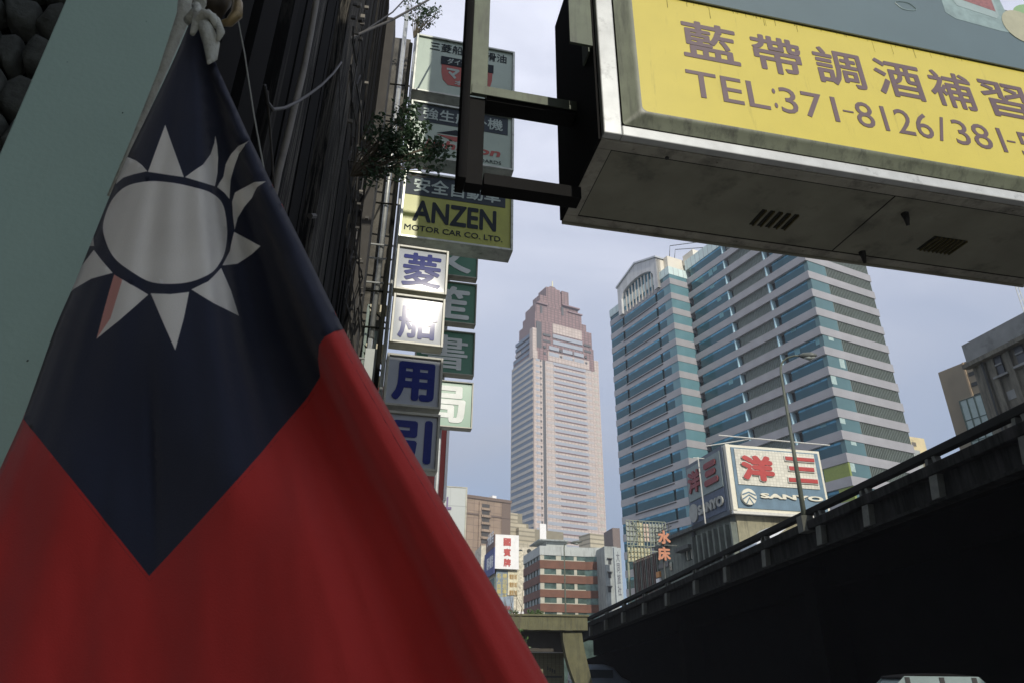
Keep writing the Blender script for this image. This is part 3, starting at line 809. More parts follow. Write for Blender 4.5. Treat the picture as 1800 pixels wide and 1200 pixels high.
# lattice billboard with the orange neon characters
K = Fr(at(1102, 950, 84), 78); K.O.z = 0
kt = thing('scaffold_billboard', K, 'open steel billboard frame with pale sheets seen from behind, left of the rooftop sign', 'billboard frame')
kx = K.hit(1172, 950)[0]; kz1 = K.hit(1102, 914)[1]; kz0 = K.hit(1102, 985)[1]
M_lat = mat('pale green steel', (0.24, 0.27, 0.20), 0.6)
m = MB()
for i in range(13): m.box(kx*i/12, kx*i/12+0.08, 0, 0.08, kz0, kz1)
for i in range(9): m.box(0, kx, -0.09, -0.01, kz0+(kz1-kz0)*i/8, kz0+(kz1-kz0)*i/8+0.07)
m.build('lattice', M_lat, kt)
for i, (a, b, c, d, mm) in enumerate(((0.02, 0.3, 0.45, 1.0, M_grey), (0.3, 0.46, 0.4, 1.0, mat('buff sheet', (0.5, 0.47, 0.3), 0.7)), (0.46, 0.6, 0.5, 0.97, mat('peach sheet', (0.6, 0.46, 0.38), 0.7)), (0.6, 1.0, 0.45, 0.98, M_grey), (0.0, 0.45, 0.0, 0.38, mat('buff sheet', (0.5, 0.47, 0.3), 0.7)), (0.46, 0.6, 0.1, 0.36, mat('buff sheet', (0.5, 0.47, 0.3), 0.7)))):
    bx('sheet', mm, kt, kx*a, kx*b-0.1, 0.15+0.02*i, 0.16+0.02*i, kz0+(kz1-kz0)*c, kz0+(kz1-kz0)*d-0.1)
m = MB().tube([(kx*0.05, -0.2, kz0+1), (kx*0.3, -0.2, kz1-1)], 0.07, 5).tube([(kx*0.35, -0.2, kz0+3), (kx*0.15, -0.2, kz1)], 0.07, 5)
m.build('brace', M_lat, kt)
for i in range(3): bx('post', M_lat, kt, kx*i/2.0, kx*i/2.0+0.2, 0.2, 0.4, 0, kz0)
Nn = Fr(at(1155, 960, 58), 78); Nn.O.z = 0
nn = thing('neon_sign', Nn, 'two orange neon characters standing in the air in front of the old row', 'neon sign')
M_or = mat('orange neon tube paint', (0.46, 0.19, 0.10), 0.5, var=0.2, scale=6)
for ch, ya, yb in (('水', 931, 955), ('床', 960, 984)):
    text(ch, Nn.hit(1154.5, ya)[0], Nn.hit(1176.5, ya)[0], Nn.hit(1155, yb)[1], Nn.hit(1155, ya)[1], 0, M_or, nn, bold=0.045, thick=0.1, name='character')
bx('post', M_old2, nn, Nn.hit(1165, 950)[0]-0.05, Nn.hit(1165, 950)[0]+0.05, 0.1, 0.2, 0, Nn.hit(1155, 933)[1])
bx('cross_bar', M_old2, nn, -0.1, Nn.hit(1190, 950)[0], 0.1, 0.18, Nn.hit(1155, 957)[1], Nn.hit(1155, 957)[1]+0.1)

# buildings at the right above the flyover
Rb = Fr(at(1700, 640, 55), 168); Rb.O.z = 0
M_rb = mat('dark old cement', (0.135, 0.13, 0.10), 0.9, var=0.25, scale=1.0, stain=0.5, streak=True, bump=0.3, bscale=8)
M_rb2 = mat('grey parapet', (0.20, 0.21, 0.20), 0.9, var=0.15, scale=0.8, stain=0.3)
r1 = thing('old_building', Rb, 'dark old cement building with a grey parapet at the right edge above the flyover', 'building')
zt = Rb.hit(1700, 602)[1]; ze = Rb.hit(1700, 641)[1]; xe = Rb.hit(1870, 560)[0]
bx('wall', M_rb, r1, 0.15, xe, 0.2, 12, 0, ze-0.3)
bx('parapet', M_rb2, r1, 0, xe, 0, 12, ze, zt)
bx('eave', M_rb, r1, -0.15, xe, -0.35, 0.2, ze-0.3, ze)
for (p0, q0, p1, q1) in ((1742, 625, 1765, 655), (1777, 605, 1803, 635)):
    x0, z1 = Rb.hit(p0, q0+0); x1, z0 = Rb.hit(p1, q1)
    f = bx('window', mat('dark window', (0.03, 0.035, 0.04), 0.3), r1, x0, x1, 0.1, 0.3, z0, z1)
    bx('frame', M_rb2, f, x0, x1, 0.02, 0.1, (z0+z1)/2-0.05, (z0+z1)/2+0.05)
    bx('sill', M_rb2, f, x0-0.3, x1+0.3, -0.1, 0.2, z0-0.15, z0)
for p0 in (1718, 1736, 1768):
    x0 = Rb.hit(p0, 640)[0]; bx('pilaster', M_rb, r1, x0, x0+0.45, 0.0, 0.2, 0, ze-0.35)
x0, z1 = Rb.hit(1765, 688); bx('patch', M_rb2, r1, x0, x0+0.8, 0.17, 0.2, z1-0.6, z1)
bx('downpipe', M_dark, r1, Rb.hit(1728, 650)[0], Rb.hit(1728, 650)[0]+0.12, -0.05, 0.15, 0, ze-0.3)
Rc = Fr(at(1648, 652, 72), 158); Rc.O.z = 0
M_rc = mat('tan cement wall', (0.22, 0.19, 0.135), 0.85, var=0.1, scale=0.3, stain=0.15)
r2 = thing('tan_building', Rc, 'plain tan building with a glazed bay beside the dark old cement building', 'building')
zt = Rc.hit(1650, 654)[1]; xe = Rc.hit(1760, 620)[0]
bx('wall', M_rc, r2, 0, xe, 0, 10, 0, zt)
bx('strip', mat('buff strip', (0.36, 0.27, 0.17)), r2, Rc.hit(1692, 640)[0], Rc.hit(1692, 640)[0]+0.15, -0.1, 0.1, zt-6, zt)
for (p, q) in ((1702, 655), (1707, 673), (1712, 693)):
    x0, z1 = Rc.hit(p, q); bx('vent', M_dark, r2, x0, x0+1.5, -0.05, 0.1, z1-0.35, z1)
x0, z1 = Rc.hit(1690, 705); x1, _ = Rc.hit(1745, 700)
f = bx('bay_window', mat('milky green glass', (0.30, 0.38, 0.36), 0.3, var=0.1), r2, x0, x1, -0.25, 0.1, 2, z1)
for i in range(5): bx('glazing_bar', mat('dark green bar', (0.05, 0.08, 0.07)), f, x0+(x1-x0)*i/4-0.05, x0+(x1-x0)*i/4+0.05, -0.32, -0.25, 2, z1)
for i in range(6): bx('glazing_bar', mat('dark green bar', (0.05, 0.08, 0.07)), f, x0, x1, -0.3, -0.25, z1-1.9*i-0.06, z1-1.9*i)
Cy = Fr(at(1596, 790, 170), 70); Cy.O.z = 0
cyt = thing('cream_building', Cy, 'sunlit cream building glimpsed between the teal tower and the tan building', 'building')
M_cy = mat('stained cream wall', (0.55, 0.47, 0.28), 0.8, var=0.15, scale=0.4, stain=0.25)
zt = Cy.hit(1596, 766)[1]; xm = Cy.hit(1624, 770)[0]; xg = Cy.hit(1609, 790)[0]
bx('wall', M_cy, cyt, -4, xm, 0, 9, 0, zt)
bx('side_wall', M_grey, cyt, -4, xg, -1.0, 0, 0, Cy.hit(1600, 792)[1])
bx('lower_wall', M_cy, cyt, xg, Cy.hit(1662, 800)[0], -1.4, 0, 0, Cy.hit(1612, 789)[1]-2.0)
bx('tank_stain', mat('soot stain', (0.12, 0.11, 0.09)), cyt, Cy.hit(1603, 780)[0], Cy.hit(1610, 780)[0], -0.05, 0.1, Cy.hit(1603, 783)[1], Cy.hit(1603, 776)[1])
# radio mast at the upper right
Ms = Fr(at(1797, 560, 56), 78); Ms.O.z = Rb.hit(1800, 548)[1]*0.0
ms = thing('radio_mast', Ms, 'slim pale lattice mast rising beside the big yellow sign at the right edge', 'mast')
z0 = Ms.hit(1797, 560)[1]-3; z1 = z0 + 9
p1 = Ms.hit(1790, 514); p0 = Ms.hit(1802, 560)
m = MB()
for dx in (0, 0.28):
    m.tube([(p0[0]+dx, 0, p0[1]-2), (p1[0]+dx, 0, p1[1]+3)], 0.035, 5)
for i in range(14):
    f_ = i/13; z = p0[1]-2+(p1[1]+5-p0[1])*f_; x = p0[0]+(p1[0]-p0[0])*f_
    m.tube([(x, 0, z), (x+0.28, 0, z+0.3)], 0.02, 4)
m.build('lattice', mat('pale steel', (0.5, 0.52, 0.5), 0.5), ms)
bx('mast_foot', mat('pale steel', (0.5, 0.52, 0.5), 0.5), ms, p0[0]-0.1, p0[0]+0.4, -0.1, 0.2, 0, p0[1]-1.9)
MB().tube([Ms.w(*(Ms.hit(1745, 513)[0], 0, Ms.hit(1745, 513)[1]))-Ms.O, Ms.w(*(Ms.hit(1724, 583)[0], 0, Ms.hit(1724, 583)[1]))-Ms.O], 0.012, 4)

# ---------------------------------------------------------------- flyover
PF = EYE + ray(1628, 790) * 20.4
D3 = Vector((-0.1607, 1.0, -0.0533))
HF = Vector((D3.x, D3.y, 0)).normalized()
NF = Vector((HF.y, -HF.x, 0))            # to the right
def fp(t, n_, z):
    p = PF + D3 * t + NF * n_
    return Vector((p.x, p.y, p.z + z))
def fbox(mb, t0, t1, n0, n1, z0, z1, lean=0.0):
    b = len(mb.v)
    for z, l in ((z0, 0), (z1, lean)):
        for t, n_ in ((t0, n0), (t1, n0), (t1, n1), (t0, n1)):
            mb.v.append(tuple(fp(t + l, n_, z) - PF))
    mb.f += [(b, b+3, b+2, b+1), (b+4, b+5, b+6, b+7), (b, b+1, b+5, b+4), (b+1, b+2, b+6, b+5), (b+2, b+3, b+7, b+6), (b+3, b, b+4, b+7)]
    return mb
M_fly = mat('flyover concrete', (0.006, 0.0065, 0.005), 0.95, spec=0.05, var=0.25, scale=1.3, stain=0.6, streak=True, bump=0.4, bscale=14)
M_flyd = mat('shade black concrete', (0.0035, 0.0035, 0.0032), 1.0, var=0.3, scale=1.0, spec=0.0)  # near black colour stands in for the shade under the deck
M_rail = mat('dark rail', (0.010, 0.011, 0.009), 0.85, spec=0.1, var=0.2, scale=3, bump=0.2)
M_post = mat('rail post concrete', (0.07, 0.074, 0.058), 0.85, var=0.2, scale=4, stain=0.3)
ft = bpy.data.objects.new('flyover', None); COL.objects.link(ft); ft.location = PF
tag(ft, 'elevated road with dark edge, open rail and posts crossing the right of the picture', 'flyover')
T0, T1 = -26, 45
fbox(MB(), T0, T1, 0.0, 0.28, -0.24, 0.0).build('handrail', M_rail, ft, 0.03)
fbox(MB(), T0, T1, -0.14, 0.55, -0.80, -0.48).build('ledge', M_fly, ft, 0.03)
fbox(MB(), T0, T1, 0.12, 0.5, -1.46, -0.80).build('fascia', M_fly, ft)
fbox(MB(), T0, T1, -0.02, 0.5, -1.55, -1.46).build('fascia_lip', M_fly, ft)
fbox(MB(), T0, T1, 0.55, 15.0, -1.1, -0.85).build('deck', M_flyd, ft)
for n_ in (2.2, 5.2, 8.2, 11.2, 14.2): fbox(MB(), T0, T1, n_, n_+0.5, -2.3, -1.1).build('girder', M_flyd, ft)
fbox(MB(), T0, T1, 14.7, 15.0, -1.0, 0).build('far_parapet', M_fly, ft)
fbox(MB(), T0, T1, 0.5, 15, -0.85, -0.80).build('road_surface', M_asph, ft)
spx = [1041, 1067, 1097, 1133, 1172.5, 1221, 1273.5, 1340, 1433.6, 1513, 1628, 1780]
ts = [(19340/(p-680)-20.4)/0.877 for p in spx] + [-6.2, -9.4, -12.6, -16, -19, -22]
for i, t in enumerate(ts):
    w_ = 0.12
    for s in (-1, 1):
        fbox(MB(), t+s*0.19-w_/2, t+s*0.19+w_/2, 0.03, 0.24, -0.48, -0.20, lean=-s*0.06).build('post', M_post, ft)
    fbox(MB(), t-0.16, t+0.16, -0.1, 0.14, -1.46, -0.8, lean=-0.1).build('bracket', M_post, ft)
# black sheet added to stand for shade under the deck, and piers
zg = lambda t: -(PF.z + D3.z*t)
wl = MB()
b = []
for t in (T0, T1+10):
    p = fp(t, 3.0, 0) - PF
    b.append(p)
wl.quad((b[0].x, b[0].y, -PF.z), (b[1].x, b[1].y, -PF.z), (b[1].x, b[1].y, b[1].z-2.2), (b[0].x, b[0].y, b[0].z-2.2))
uw = wl.build('under_deck_shade_sheet', M_flyd, ft)
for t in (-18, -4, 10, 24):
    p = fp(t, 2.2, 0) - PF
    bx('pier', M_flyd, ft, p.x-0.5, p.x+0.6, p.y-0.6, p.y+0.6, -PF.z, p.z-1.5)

def lamp(name, foot, top, arm, head, label, r0, r1, nohead=False):
    fo = Fr(foot, 78)
    t_ = thing(name, fo, label, 'street lamp', 'street lamps on the elevated road')
    t_.rotation_euler = (0, 0, 0)
    v = lambda p: Vector(p) - fo.O
    P0, P1, P2, P3 = v(foot), v(top), v(arm), v(head)
    path = [P0, P0.lerp(P1, 0.5), P1]
    ctrl = Vector((P1.x, P1.y, P2.z))
    curve = [P1.lerp(ctrl, f)*(1-f) + ctrl.lerp(P2, f)*f for f in (0.25, 0.5, 0.75, 1.0)]
    n_ = len(path)+len(curve)
    M_l = mat('lamp post paint', (0.10, 0.115, 0.085), 0.6, var=0.15, scale=3, stain=0.2)
    MB().tube(path+curve+[P2.lerp(P3, 0.35)], [r0, (r0+r1)/2, r1, r1*0.9, r1*0.85, r1*0.8, r1*0.75, r1*0.75], 10).build('pole', M_l, t_, smooth=True)
    d = (P3-P2)
    MB().tube([P2.lerp(P3, 0.2), P2.lerp(P3, 0.4), P2.lerp(P3, 0.75), P3], [r1*0.9, r1*2.6, r1*3.0, r1*0.9], 12).build('lamp_head', mat('lamp head', (0.09, 0.10, 0.085), 0.5), t_, smooth=True)
    dn = Vector((0, 0, -r1*1.6))
    MB().tube([P2.lerp(P3, 0.42)+dn, P2.lerp(P3, 0.65)+dn*1.5, P2.lerp(P3, 0.9)+dn], [r1*1.3, r1*2.4, r1*0.8], 12).build('lamp_glass', mat('lamp lens', (0.30, 0.33, 0.30), 0.15, spec=0.8), t_, smooth=True)
    return t_
f1 = fp((26.3-20.4)/0.877, -0.05, -0.6)
D1 = math.hypot(f1.x, f1.y)
lamp('street_lamp', f1, at(1372.5, 655, D1), at(1396, 625, D1), at(1436, 624, D1), 'tall curved street lamp on the flyover edge in front of the rooftop sign', 0.10, 0.048)
lt = [o for o in COL.objects if o.name == 'street_lamp'][0]
bx('base_box', M_post, lt, -0.22, 0.22, -0.25, 0.25, -0.25, 0.35)
D2 = 62
lamp('street_lamp', (at(995, 1100, D2).x, at(995, 1100, D2).y, 3.0), at(991.5, 962, D2), at(997, 954, D2), at(1023, 951, D2), 'small distant street lamp before the red brown banded office block', 0.09, 0.05)

# concrete portal where the road meets the street
Q = Fr(at(1033, 1095, 52), 86); Q.O.z = 0
qt = thing('concrete_portal', Q, 'weathered beige concrete portal with a curved column below the low office block', 'portal')
za, zb_ = Q.hit(1033, 1083)[1], Q.hit(1033, 1108)[1]
xl = Q.hit(820, 1090)[0]
M_bei = mat('beige weathered concrete', (0.115, 0.112, 0.058), 0.9, var=0.18, scale=1.5, stain=0.35, streak=True, bump=0.4, bscale=10)
m = MB(); n = 16
for i in range(n):
    xa_, xb_ = xl*(1-i/n), xl*(1-(i+1)/n)
    m.box(xb_, xa_ - 0.02, 0, 3.0, zb_ + 0.03*rnd.random(), za)
m.build('beam', M_bei, qt, 0.03)
bx('beam_cap', M_bei, qt, xl, 0.1, -0.12, 3.1, za, za+0.12)
cl = [(990, 1108), (991, 1125), (996, 1150), (1003, 1175), (1012, 1200), (1022, 1230)]
cr_ = [(1024, 1108), (1026, 1125), (1031, 1150), (1037, 1175), (1043, 1200), (1050, 1230)]
P_ = [Q.hit(*p) for p in cl] + [Q.hit(*p) for p in reversed(cr_)]
P_[len(cl)-1] = (P_[len(cl)-1][0], 0); P_[len(cl)] = (P_[len(cl)][0], 0)
MB().prism(P_, 0.3, 1.5).build('column', M_bei, qt)
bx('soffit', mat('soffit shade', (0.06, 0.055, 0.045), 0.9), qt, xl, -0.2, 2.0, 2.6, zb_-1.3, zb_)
Wb = Fr(Q.w(0, 4.0, 0), 86)
wbt = thing('tiled_kiosk', Wb, 'beige tiled kiosk with a dark shuttered window below the concrete portal', 'kiosk')
xk1 = Wb.hit(991, 1150)[0]; xk0 = Wb.hit(840, 1150)[0]
M_bt = grid_mat('beige wall tiles', (0.17, 0.16, 0.09), (0.1, 0.09, 0.05), 0.30, 0.12, 0.14, 0.7)
zk = Wb.hit(960, 1146)[1]
bx('wall', M_bt, wbt, xk0, xk1, 0, 2, 0, zk)
bx('upper_wall', mat('dark sheet', (0.05, 0.05, 0.045), 0.8), wbt, xk0, xk1, 0.3, 2, zk, Wb.hit(960, 1119)[1])
bx('window_sill', M_white, wbt, xk0, xk1, -0.15, 0.2, zk-0.02, zk+0.14)
bx('window_frame', M_pale, wbt, xk1-0.15, xk1, -0.1, 0.2, zk+0.14, Wb.hit(960, 1112)[1])
bx('roof', M_dark, wbt, xk0, xk1+0.2, -0.2, 2.2, Wb.hit(960, 1117)[1], Wb.hit(960, 1112)[1])
bx('slot', M_dark, wbt, Wb.hit(955, 1188)[0], Wb.hit(988, 1188)[0], -0.04, 0.1, Wb.hit(955, 1190)[1], Wb.hit(955, 1187)[1])
for i in range(4):
    x0, z0 = Wb.hit(962+i*4, 1177+i*2); bx('scribble', M_dark, wbt, x0, x0+0.08, -0.02, 0.05, z0, z0+0.25)

# ---------------------------------------------------------------- foliage
def leaf_mat(name, c):
    return mat(name, c, 0.45, var=0.5, scale=9, spec=0.5, trans=0.3)
M_leaf = leaf_mat('dark glossy leaf', (0.045, 0.085, 0.04))
M_leaf2 = leaf_mat('bright leaf', (0.08, 0.14, 0.04))
M_bark = mat('thin bark', (0.09, 0.075, 0.05), 0.9, var=0.3, scale=20)
def plant(name, P, blobs, n_, size, label, lm, cat='shrub', droop=0.3, seed=1, foot=None):
    r = random.Random(seed)
    fo = Fr(P, 90)
    t_ = thing(name, fo, label, cat)
    V, F = [], []
    stems = MB()
    for (c, rad) in blobs:
        c = Vector(c)
        base = Vector(foot) if foot else Vector((0, 0, 0))
        for q in range(5):
            e = c + Vector([r.gauss(0, rad*0.45) for _ in range(3)])
            mid = base.lerp(e, 0.5) + Vector((r.gauss(0, rad*0.15), r.gauss(0, rad*0.15), rad*0.2))
            stems.tube([base, mid, e], [size*0.16, size*0.1, size*0.05], 4)
    tot = sum(b_[1]**2 for b_ in blobs)
    for (c, rad) in blobs:
        c = Vector(c)
        for q in range(int(n_*rad**2/tot)):
            d = Vector([r.gauss(0, 1) for _ in range(3)]).normalized() * rad * (r.random()**0.45)
            if noise.noise((c+d)*(1.6/rad)+Vector((seed, 0, 0))) < 0.0: continue
            p = c + d
            ax = Vector([r.gauss(0, 1), r.gauss(0, 1), r.gauss(-droop, 0.6)]).normalized()
            sd_ = ax.cross(Vector([r.gauss(0, 1) for _ in range(3)])).normalized()
            s = size * r.uniform(0.6, 1.25)
            up = ax.cross(sd_)*s*0.12
            b = len(V)
            V += [p, p+ax*s*0.5+sd_*s*0.26+up, p+ax*s, p+ax*s*0.5-sd_*s*0.26+up]
            F.append((b, b+1, b+2, b+3))
    me = bpy.data.meshes.new('foliage'); me.from_pydata([tuple(v) for v in V], [], F); me.materials.append(lm)
    o = bpy.data.objects.new('foliage', me); COL.objects.link(o); o.parent = t_
    stems.build('stem', M_bark, t_)
    return t_
p = Q.w(Q.hit(905, 1082)[0], 1.0, za+0.1)
for (px, sz, seed) in ((900, 0.35, 1), (934, 0.3, 2), (948, 0.3, 3)):
    p = Q.w(Q.hit(px, 1082)[0], 0.8, za+0.12)
    plant('shrub', p, [((0, 0, sz*0.5), sz*0.8), ((sz, 0, sz*0.4), sz*0.6)], 260, 0.16, {900: 'low green shrub on top of the concrete portal beside the white kerb post', 934: 'small middle tuft of green leaves on the concrete portal', 948: 'low green shrub on the portal right under the banded office block'}[px], M_leaf2, seed=seed)
p = at(905, 1118, 40)
plant('hanging_plant', p, [((0, 0, 0), 0.5), ((0.35, 0, -0.35), 0.4), ((-0.3, 0, 0.25), 0.35)], 600, 0.17, 'bright green plant hanging at the flag edge below the concrete portal', M_leaf2, 'plant', seed=5)
tw = MB(); r = random.Random(4)
for i in range(7):
    a = Vector((0.1*i-0.3, 0, -0.3)); 
    tw.tube([a, a+Vector((r.uniform(-.3, .3), 0, 1.1)), a+Vector((r.uniform(-.5, .5), 0, r.uniform(1.8, 2.8)))], [0.03, 0.02, 0.008], 4)
to = tw.build('bare_twigs', M_bark); to.location = at(903, 1095, 42)
tag(to, 'thin bare twigs rising over the hanging plant beside the flag', 'twigs')

# ---------------------------------------------------------------- vehicles under and beside the flyover
def car(fr, length, width, height, body, label, cat, name, van=False, glass=None, tail=True):
    t_ = thing(name, fr, label, cat)
    gl = glass or mat('car glass', (0.03, 0.04, 0.045), 0.08, spec=0.8)
    hw = width/2; sh = height*0.55
    prof = [(0.0, 0.35), (0.02, sh*0.85), (0.1, sh*0.98), (length*0.25, sh*1.05), (length*0.8, sh), (length*0.97, sh*0.8), (length, 0.35)]
    m = MB(); m.prism(prof, -hw, hw); m.build('body', body, t_, 0.05)
    a, b = (length*0.03, length*0.14) if van else (length*0.05, length*0.24)
    c, d = (length*0.80, length*0.93) if van else (length*0.60, length*0.76)
    for s in (-1, 1):
        side = [(a, sh*1.0), (b, height-0.06), (c, height-0.06), (d, sh*1.0)]
        m = MB(); m.prism(side, s*(hw-0.10), s*(hw-0.08)); m.build('side_window', gl, t_)
        for x in ((b+c)/2, b+0.05, c-0.1):
            bx('window_pillar', mat('black trim', (0.02, 0.02, 0.02), 0.5), t_, x-0.05, x+0.05, s*(hw-0.13), s*(hw-0.065), sh*1.02, height-0.08)
    m = MB()
    n_ = 8; roof = []
    for i in range(n_+1):
        f_ = i/n_; roof.append((b-0.08+(c-b+0.16)*f_, height-0.07+0.07*math.sin(math.pi*f_)))
    m.prism([(b-0.1, height-0.12)] + roof + [(c+0.1, height-0.12)], -(hw-0.12), hw-0.12)
    m.build('roof', mat('matt black roof', (0.01, 0.01, 0.01), 0.9, spec=0.05), t_, 0.03)
    MB().prism([(a+0.02, sh), (b, height-0.1), (c, height-0.1), (d-0.02, sh)], -(hw-0.14), hw-0.14).build('cabin', gl, t_, 0.03)
    for x in (length*0.2, length*0.8):
        for s in (-1, 1):
            w_ = MB().tube([(x, s*(hw-0.2), 0.31), (x, s*(hw+0.01), 0.31)], 0.31, 18).build('wheel', mat('tyre', (0.02, 0.02, 0.02), 0.9), t_)
            MB().tube([(x, s*(hw-0.02), 0.31), (x, s*(hw+0.025), 0.31)], 0.18, 14).build('rim', mat('rim', (0.4, 0.4, 0.4), 0.3, 0.8), w_)
    for s in (-1, 1):
        bx('tail_light', mat('red lens', (0.35, 0.01, 0.01), 0.2), t_, -0.03, 0.08, s*(hw-0.32)-0.14, s*(hw-0.32)+0.14, sh*0.6, sh*0.85)
        bx('headlight', mat('clear lens', (0.5, 0.5, 0.5), 0.1), t_, length-0.08, length+0.02, s*(hw-0.3)-0.16, s*(hw-0.3)+0.16, sh*0.5, sh*0.75)
    return t_
vfr = Fr(at(1003, 1200, 58), 80); vfr.O.z = 0.0
vt_ = thing('van', vfr, 'pale blue grey van whose rounded roof shows beside the curved concrete column', 'van')
def vsec(x, k, zt_):
    out_ = []
    for i in range(25):
        a = math.pi*i/24
        c_, s_ = math.cos(a), math.sin(a)
        out_.append((x, -0.86*k*math.copysign(abs(c_)**0.55, c_), 0.75 + (zt_-0.75)*s_**0.6))
    return [(x, -0.84*k, 0.3)] + out_ + [(x, 0.84*k, 0.3)]
V_, F2 = [], []
vs_ = [(0, 0.90, 1.62), (0.12, 0.97, 1.78), (0.5, 1, 1.87), (2.6, 1, 1.88), (3.3, 0.98, 1.72), (3.9, 0.96, 1.15), (4.5, 0.92, 0.95), (4.6, 0.88, 0.8)]
for x, k, z in vs_: V_ += vsec(x, k, z*1.19)
nn_ = 27
for q in range(len(vs_)-1):
    for i in range(nn_):
        j_ = (i+1) % nn_; F2.append((q*nn_+i, q*nn_+j_, (q+1)*nn_+j_, (q+1)*nn_+i))
F2 += [tuple(range(nn_)), tuple(range((len(vs_)-1)*nn_, len(vs_)*nn_))]
m = MB(); m.v = V_; m.f = F2
m.build('body', mat('pale blue grey car paint', (0.17, 0.21, 0.25), 0.35, metal=0.2, coat=0.3), vt_, smooth=True)
bx('side_window', mat('car glass', (0.03, 0.04, 0.045), 0.08, spec=0.8), vt_, 0.5, 3.1, -0.875, -0.80, 1.3, 1.85)
m = MB().prismx([(-0.62, 1.18), (0.62, 1.18), (0.55, 1.55), (-0.55, 1.55)], -0.02, 0.12)
m.build('rear_window', mat('car glass', (0.03, 0.04, 0.045), 0.08, spec=0.8), vt_)
for s in (-1, 1):
    bx('tail_light', mat('red lens', (0.35, 0.01, 0.01), 0.2), vt_, -0.02, 0.1, s*0.68-0.08, s*0.68+0.08, 0.8, 1.1)
    for x in (0.8, 3.6): MB().tube([(x, s*0.68, 0.31), (x, s*0.88, 0.31)], 0.31, 18).build('wheel', mat('tyre', (0.02, 0.02, 0.02), 0.9), vt_)
MB().tube([(3.0, -0.62, 2.1), (2.2, -0.62, 3.1)], 0.008, 5).build('antenna', M_dark, vt_)
cfr = Fr(at(1492, 1200, 20), 100); cfr.O.z = 0.0
car(cfr, 4.3, 1.7, 1.67, mat('dark red car paint', (0.20, 0.012, 0.015), 0.25, metal=0.2, coat=0.8), 'dark red car with pale reflecting side windows parked under the flyover', 'car', 'car', glass=mat('reflecting car glass', (0.30, 0.38, 0.37), 0.25, metal=0.3))

def streak_mat(name, dark, light, lo, hi, sc, zs):
    m = bpy.data.materials.new(name); m.use_nodes = True
    t = m.node_tree; N = t.nodes; K = t.links.new; p = N['Principled BSDF']; p.inputs['Roughness'].default_value = 0.9; p.inputs['Specular IOR Level'].default_value = 0.15
    tc = N.new('ShaderNodeTexCoord'); mp = N.new('ShaderNodeMapping'); mp.inputs['Scale'].default_value = (1, 1, zs); K(tc.outputs['Object'], mp.inputs['Vector'])
    n = N.new('ShaderNodeTexNoise'); n.inputs['Scale'].default_value = sc; n.inputs['Detail'].default_value = 9; n.inputs['Roughness'].default_value = 0.72; n.inputs['Distortion'].default_value = 0.6
    K(mp.outputs['Vector'], n.inputs['Vector'])
    c = N.new('ShaderNodeValToRGB'); c.color_ramp.elements[0].position = lo; c.color_ramp.elements[1].position = hi
    c.color_ramp.elements[0].color = (*dark, 1); c.color_ramp.elements[1].color = (*light, 1)
    K(n.outputs['Fac'], c.inputs['Fac']); K(c.outputs['Color'], p.inputs['Base Color'])
    b = N.new('ShaderNodeBump'); b.inputs['Strength'].default_value = 0.8; b.inputs['Distance'].default_value = 0.02
    K(n.outputs['Fac'], b.inputs['Height']); K(b.outputs['Normal'], p.inputs['Normal'])
    return m

# ---------------------------------------------------------------- dark facade on the left
FA = Fr((-1.2/math.cos(R(9)), 0, 0), -9)     # X runs along the street, Y goes to the left, into the house
M_wall = streak_mat('shade dark weathered wall', (0.003, 0.003, 0.003), (0.05, 0.048, 0.041), 0.48, 0.72, 14, 0.07)  # shade of the front put into the dark end, under the weathering
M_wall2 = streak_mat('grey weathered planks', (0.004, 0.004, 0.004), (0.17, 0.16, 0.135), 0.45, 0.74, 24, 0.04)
M_black = mat('shade black and mortar', (0.005, 0.005, 0.005), 0.95, spec=0.1)  # puts the deep shade of the front into its colour; also mortar
fa = thing('dark_building', FA, 'house front coloured black for shade, with weathered vertical boards and cables behind the flag', 'building')
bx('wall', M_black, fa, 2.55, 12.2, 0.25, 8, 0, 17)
r = random.Random(11)
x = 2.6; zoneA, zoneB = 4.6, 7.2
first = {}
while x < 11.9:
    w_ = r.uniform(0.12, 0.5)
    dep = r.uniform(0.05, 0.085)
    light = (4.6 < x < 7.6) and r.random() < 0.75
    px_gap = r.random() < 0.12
    if not px_gap:
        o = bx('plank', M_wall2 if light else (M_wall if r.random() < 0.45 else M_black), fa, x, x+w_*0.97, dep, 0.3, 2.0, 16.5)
    x += w_ + (r.uniform(0.0, 0.03) if r.random() < 0.4 else 0)
bx('end_pilaster', mat('brown grey pilaster', (0.045, 0.042, 0.036), 0.85, var=0.2, scale=3, stain=0.3, streak=True), fa, 11.75, 12.3, -0.12, 0.4, 0, 16)
M_pvc = mat('pale conduit', (0.13, 0.12, 0.095), 0.6, var=0.2, scale=3, stain=0.25)
M_gal = mat('galvanised pipe', (0.42, 0.44, 0.43), 0.4, metal=0.4, var=0.2, scale=4, stain=0.2)
M_cab = mat('black cable', (0.015, 0.015, 0.015), 0.6)
M_cab2 = mat('dusty grey cable', (0.05, 0.047, 0.04), 0.7, var=0.3, scale=8)
def fpath(pts, y):
    out_ = []
    for i, p in enumerate(pts):
        yy = y[i] if isinstance(y, (list, tuple)) else y
        x_, z_ = FA.hit(p[0], p[1], yy); out_.append((x_, yy, z_))
    return out_
def dpath(pts):
    out_ = []
    for px, py, D in pts:
        q = at(px, py, D) - FA.O; out_.append((q.dot(FA.X), q.dot(FA.Y), q.z))
    return out_
MB().tube(fpath([(566, -60), (556, 0), (546, 60), (532, 130), (516, 195), (503, 250), (490, 300), (478, 360), (470, 420)], -0.06), 0.028, 10).build('conduit', M_pvc, fa, smooth=True)
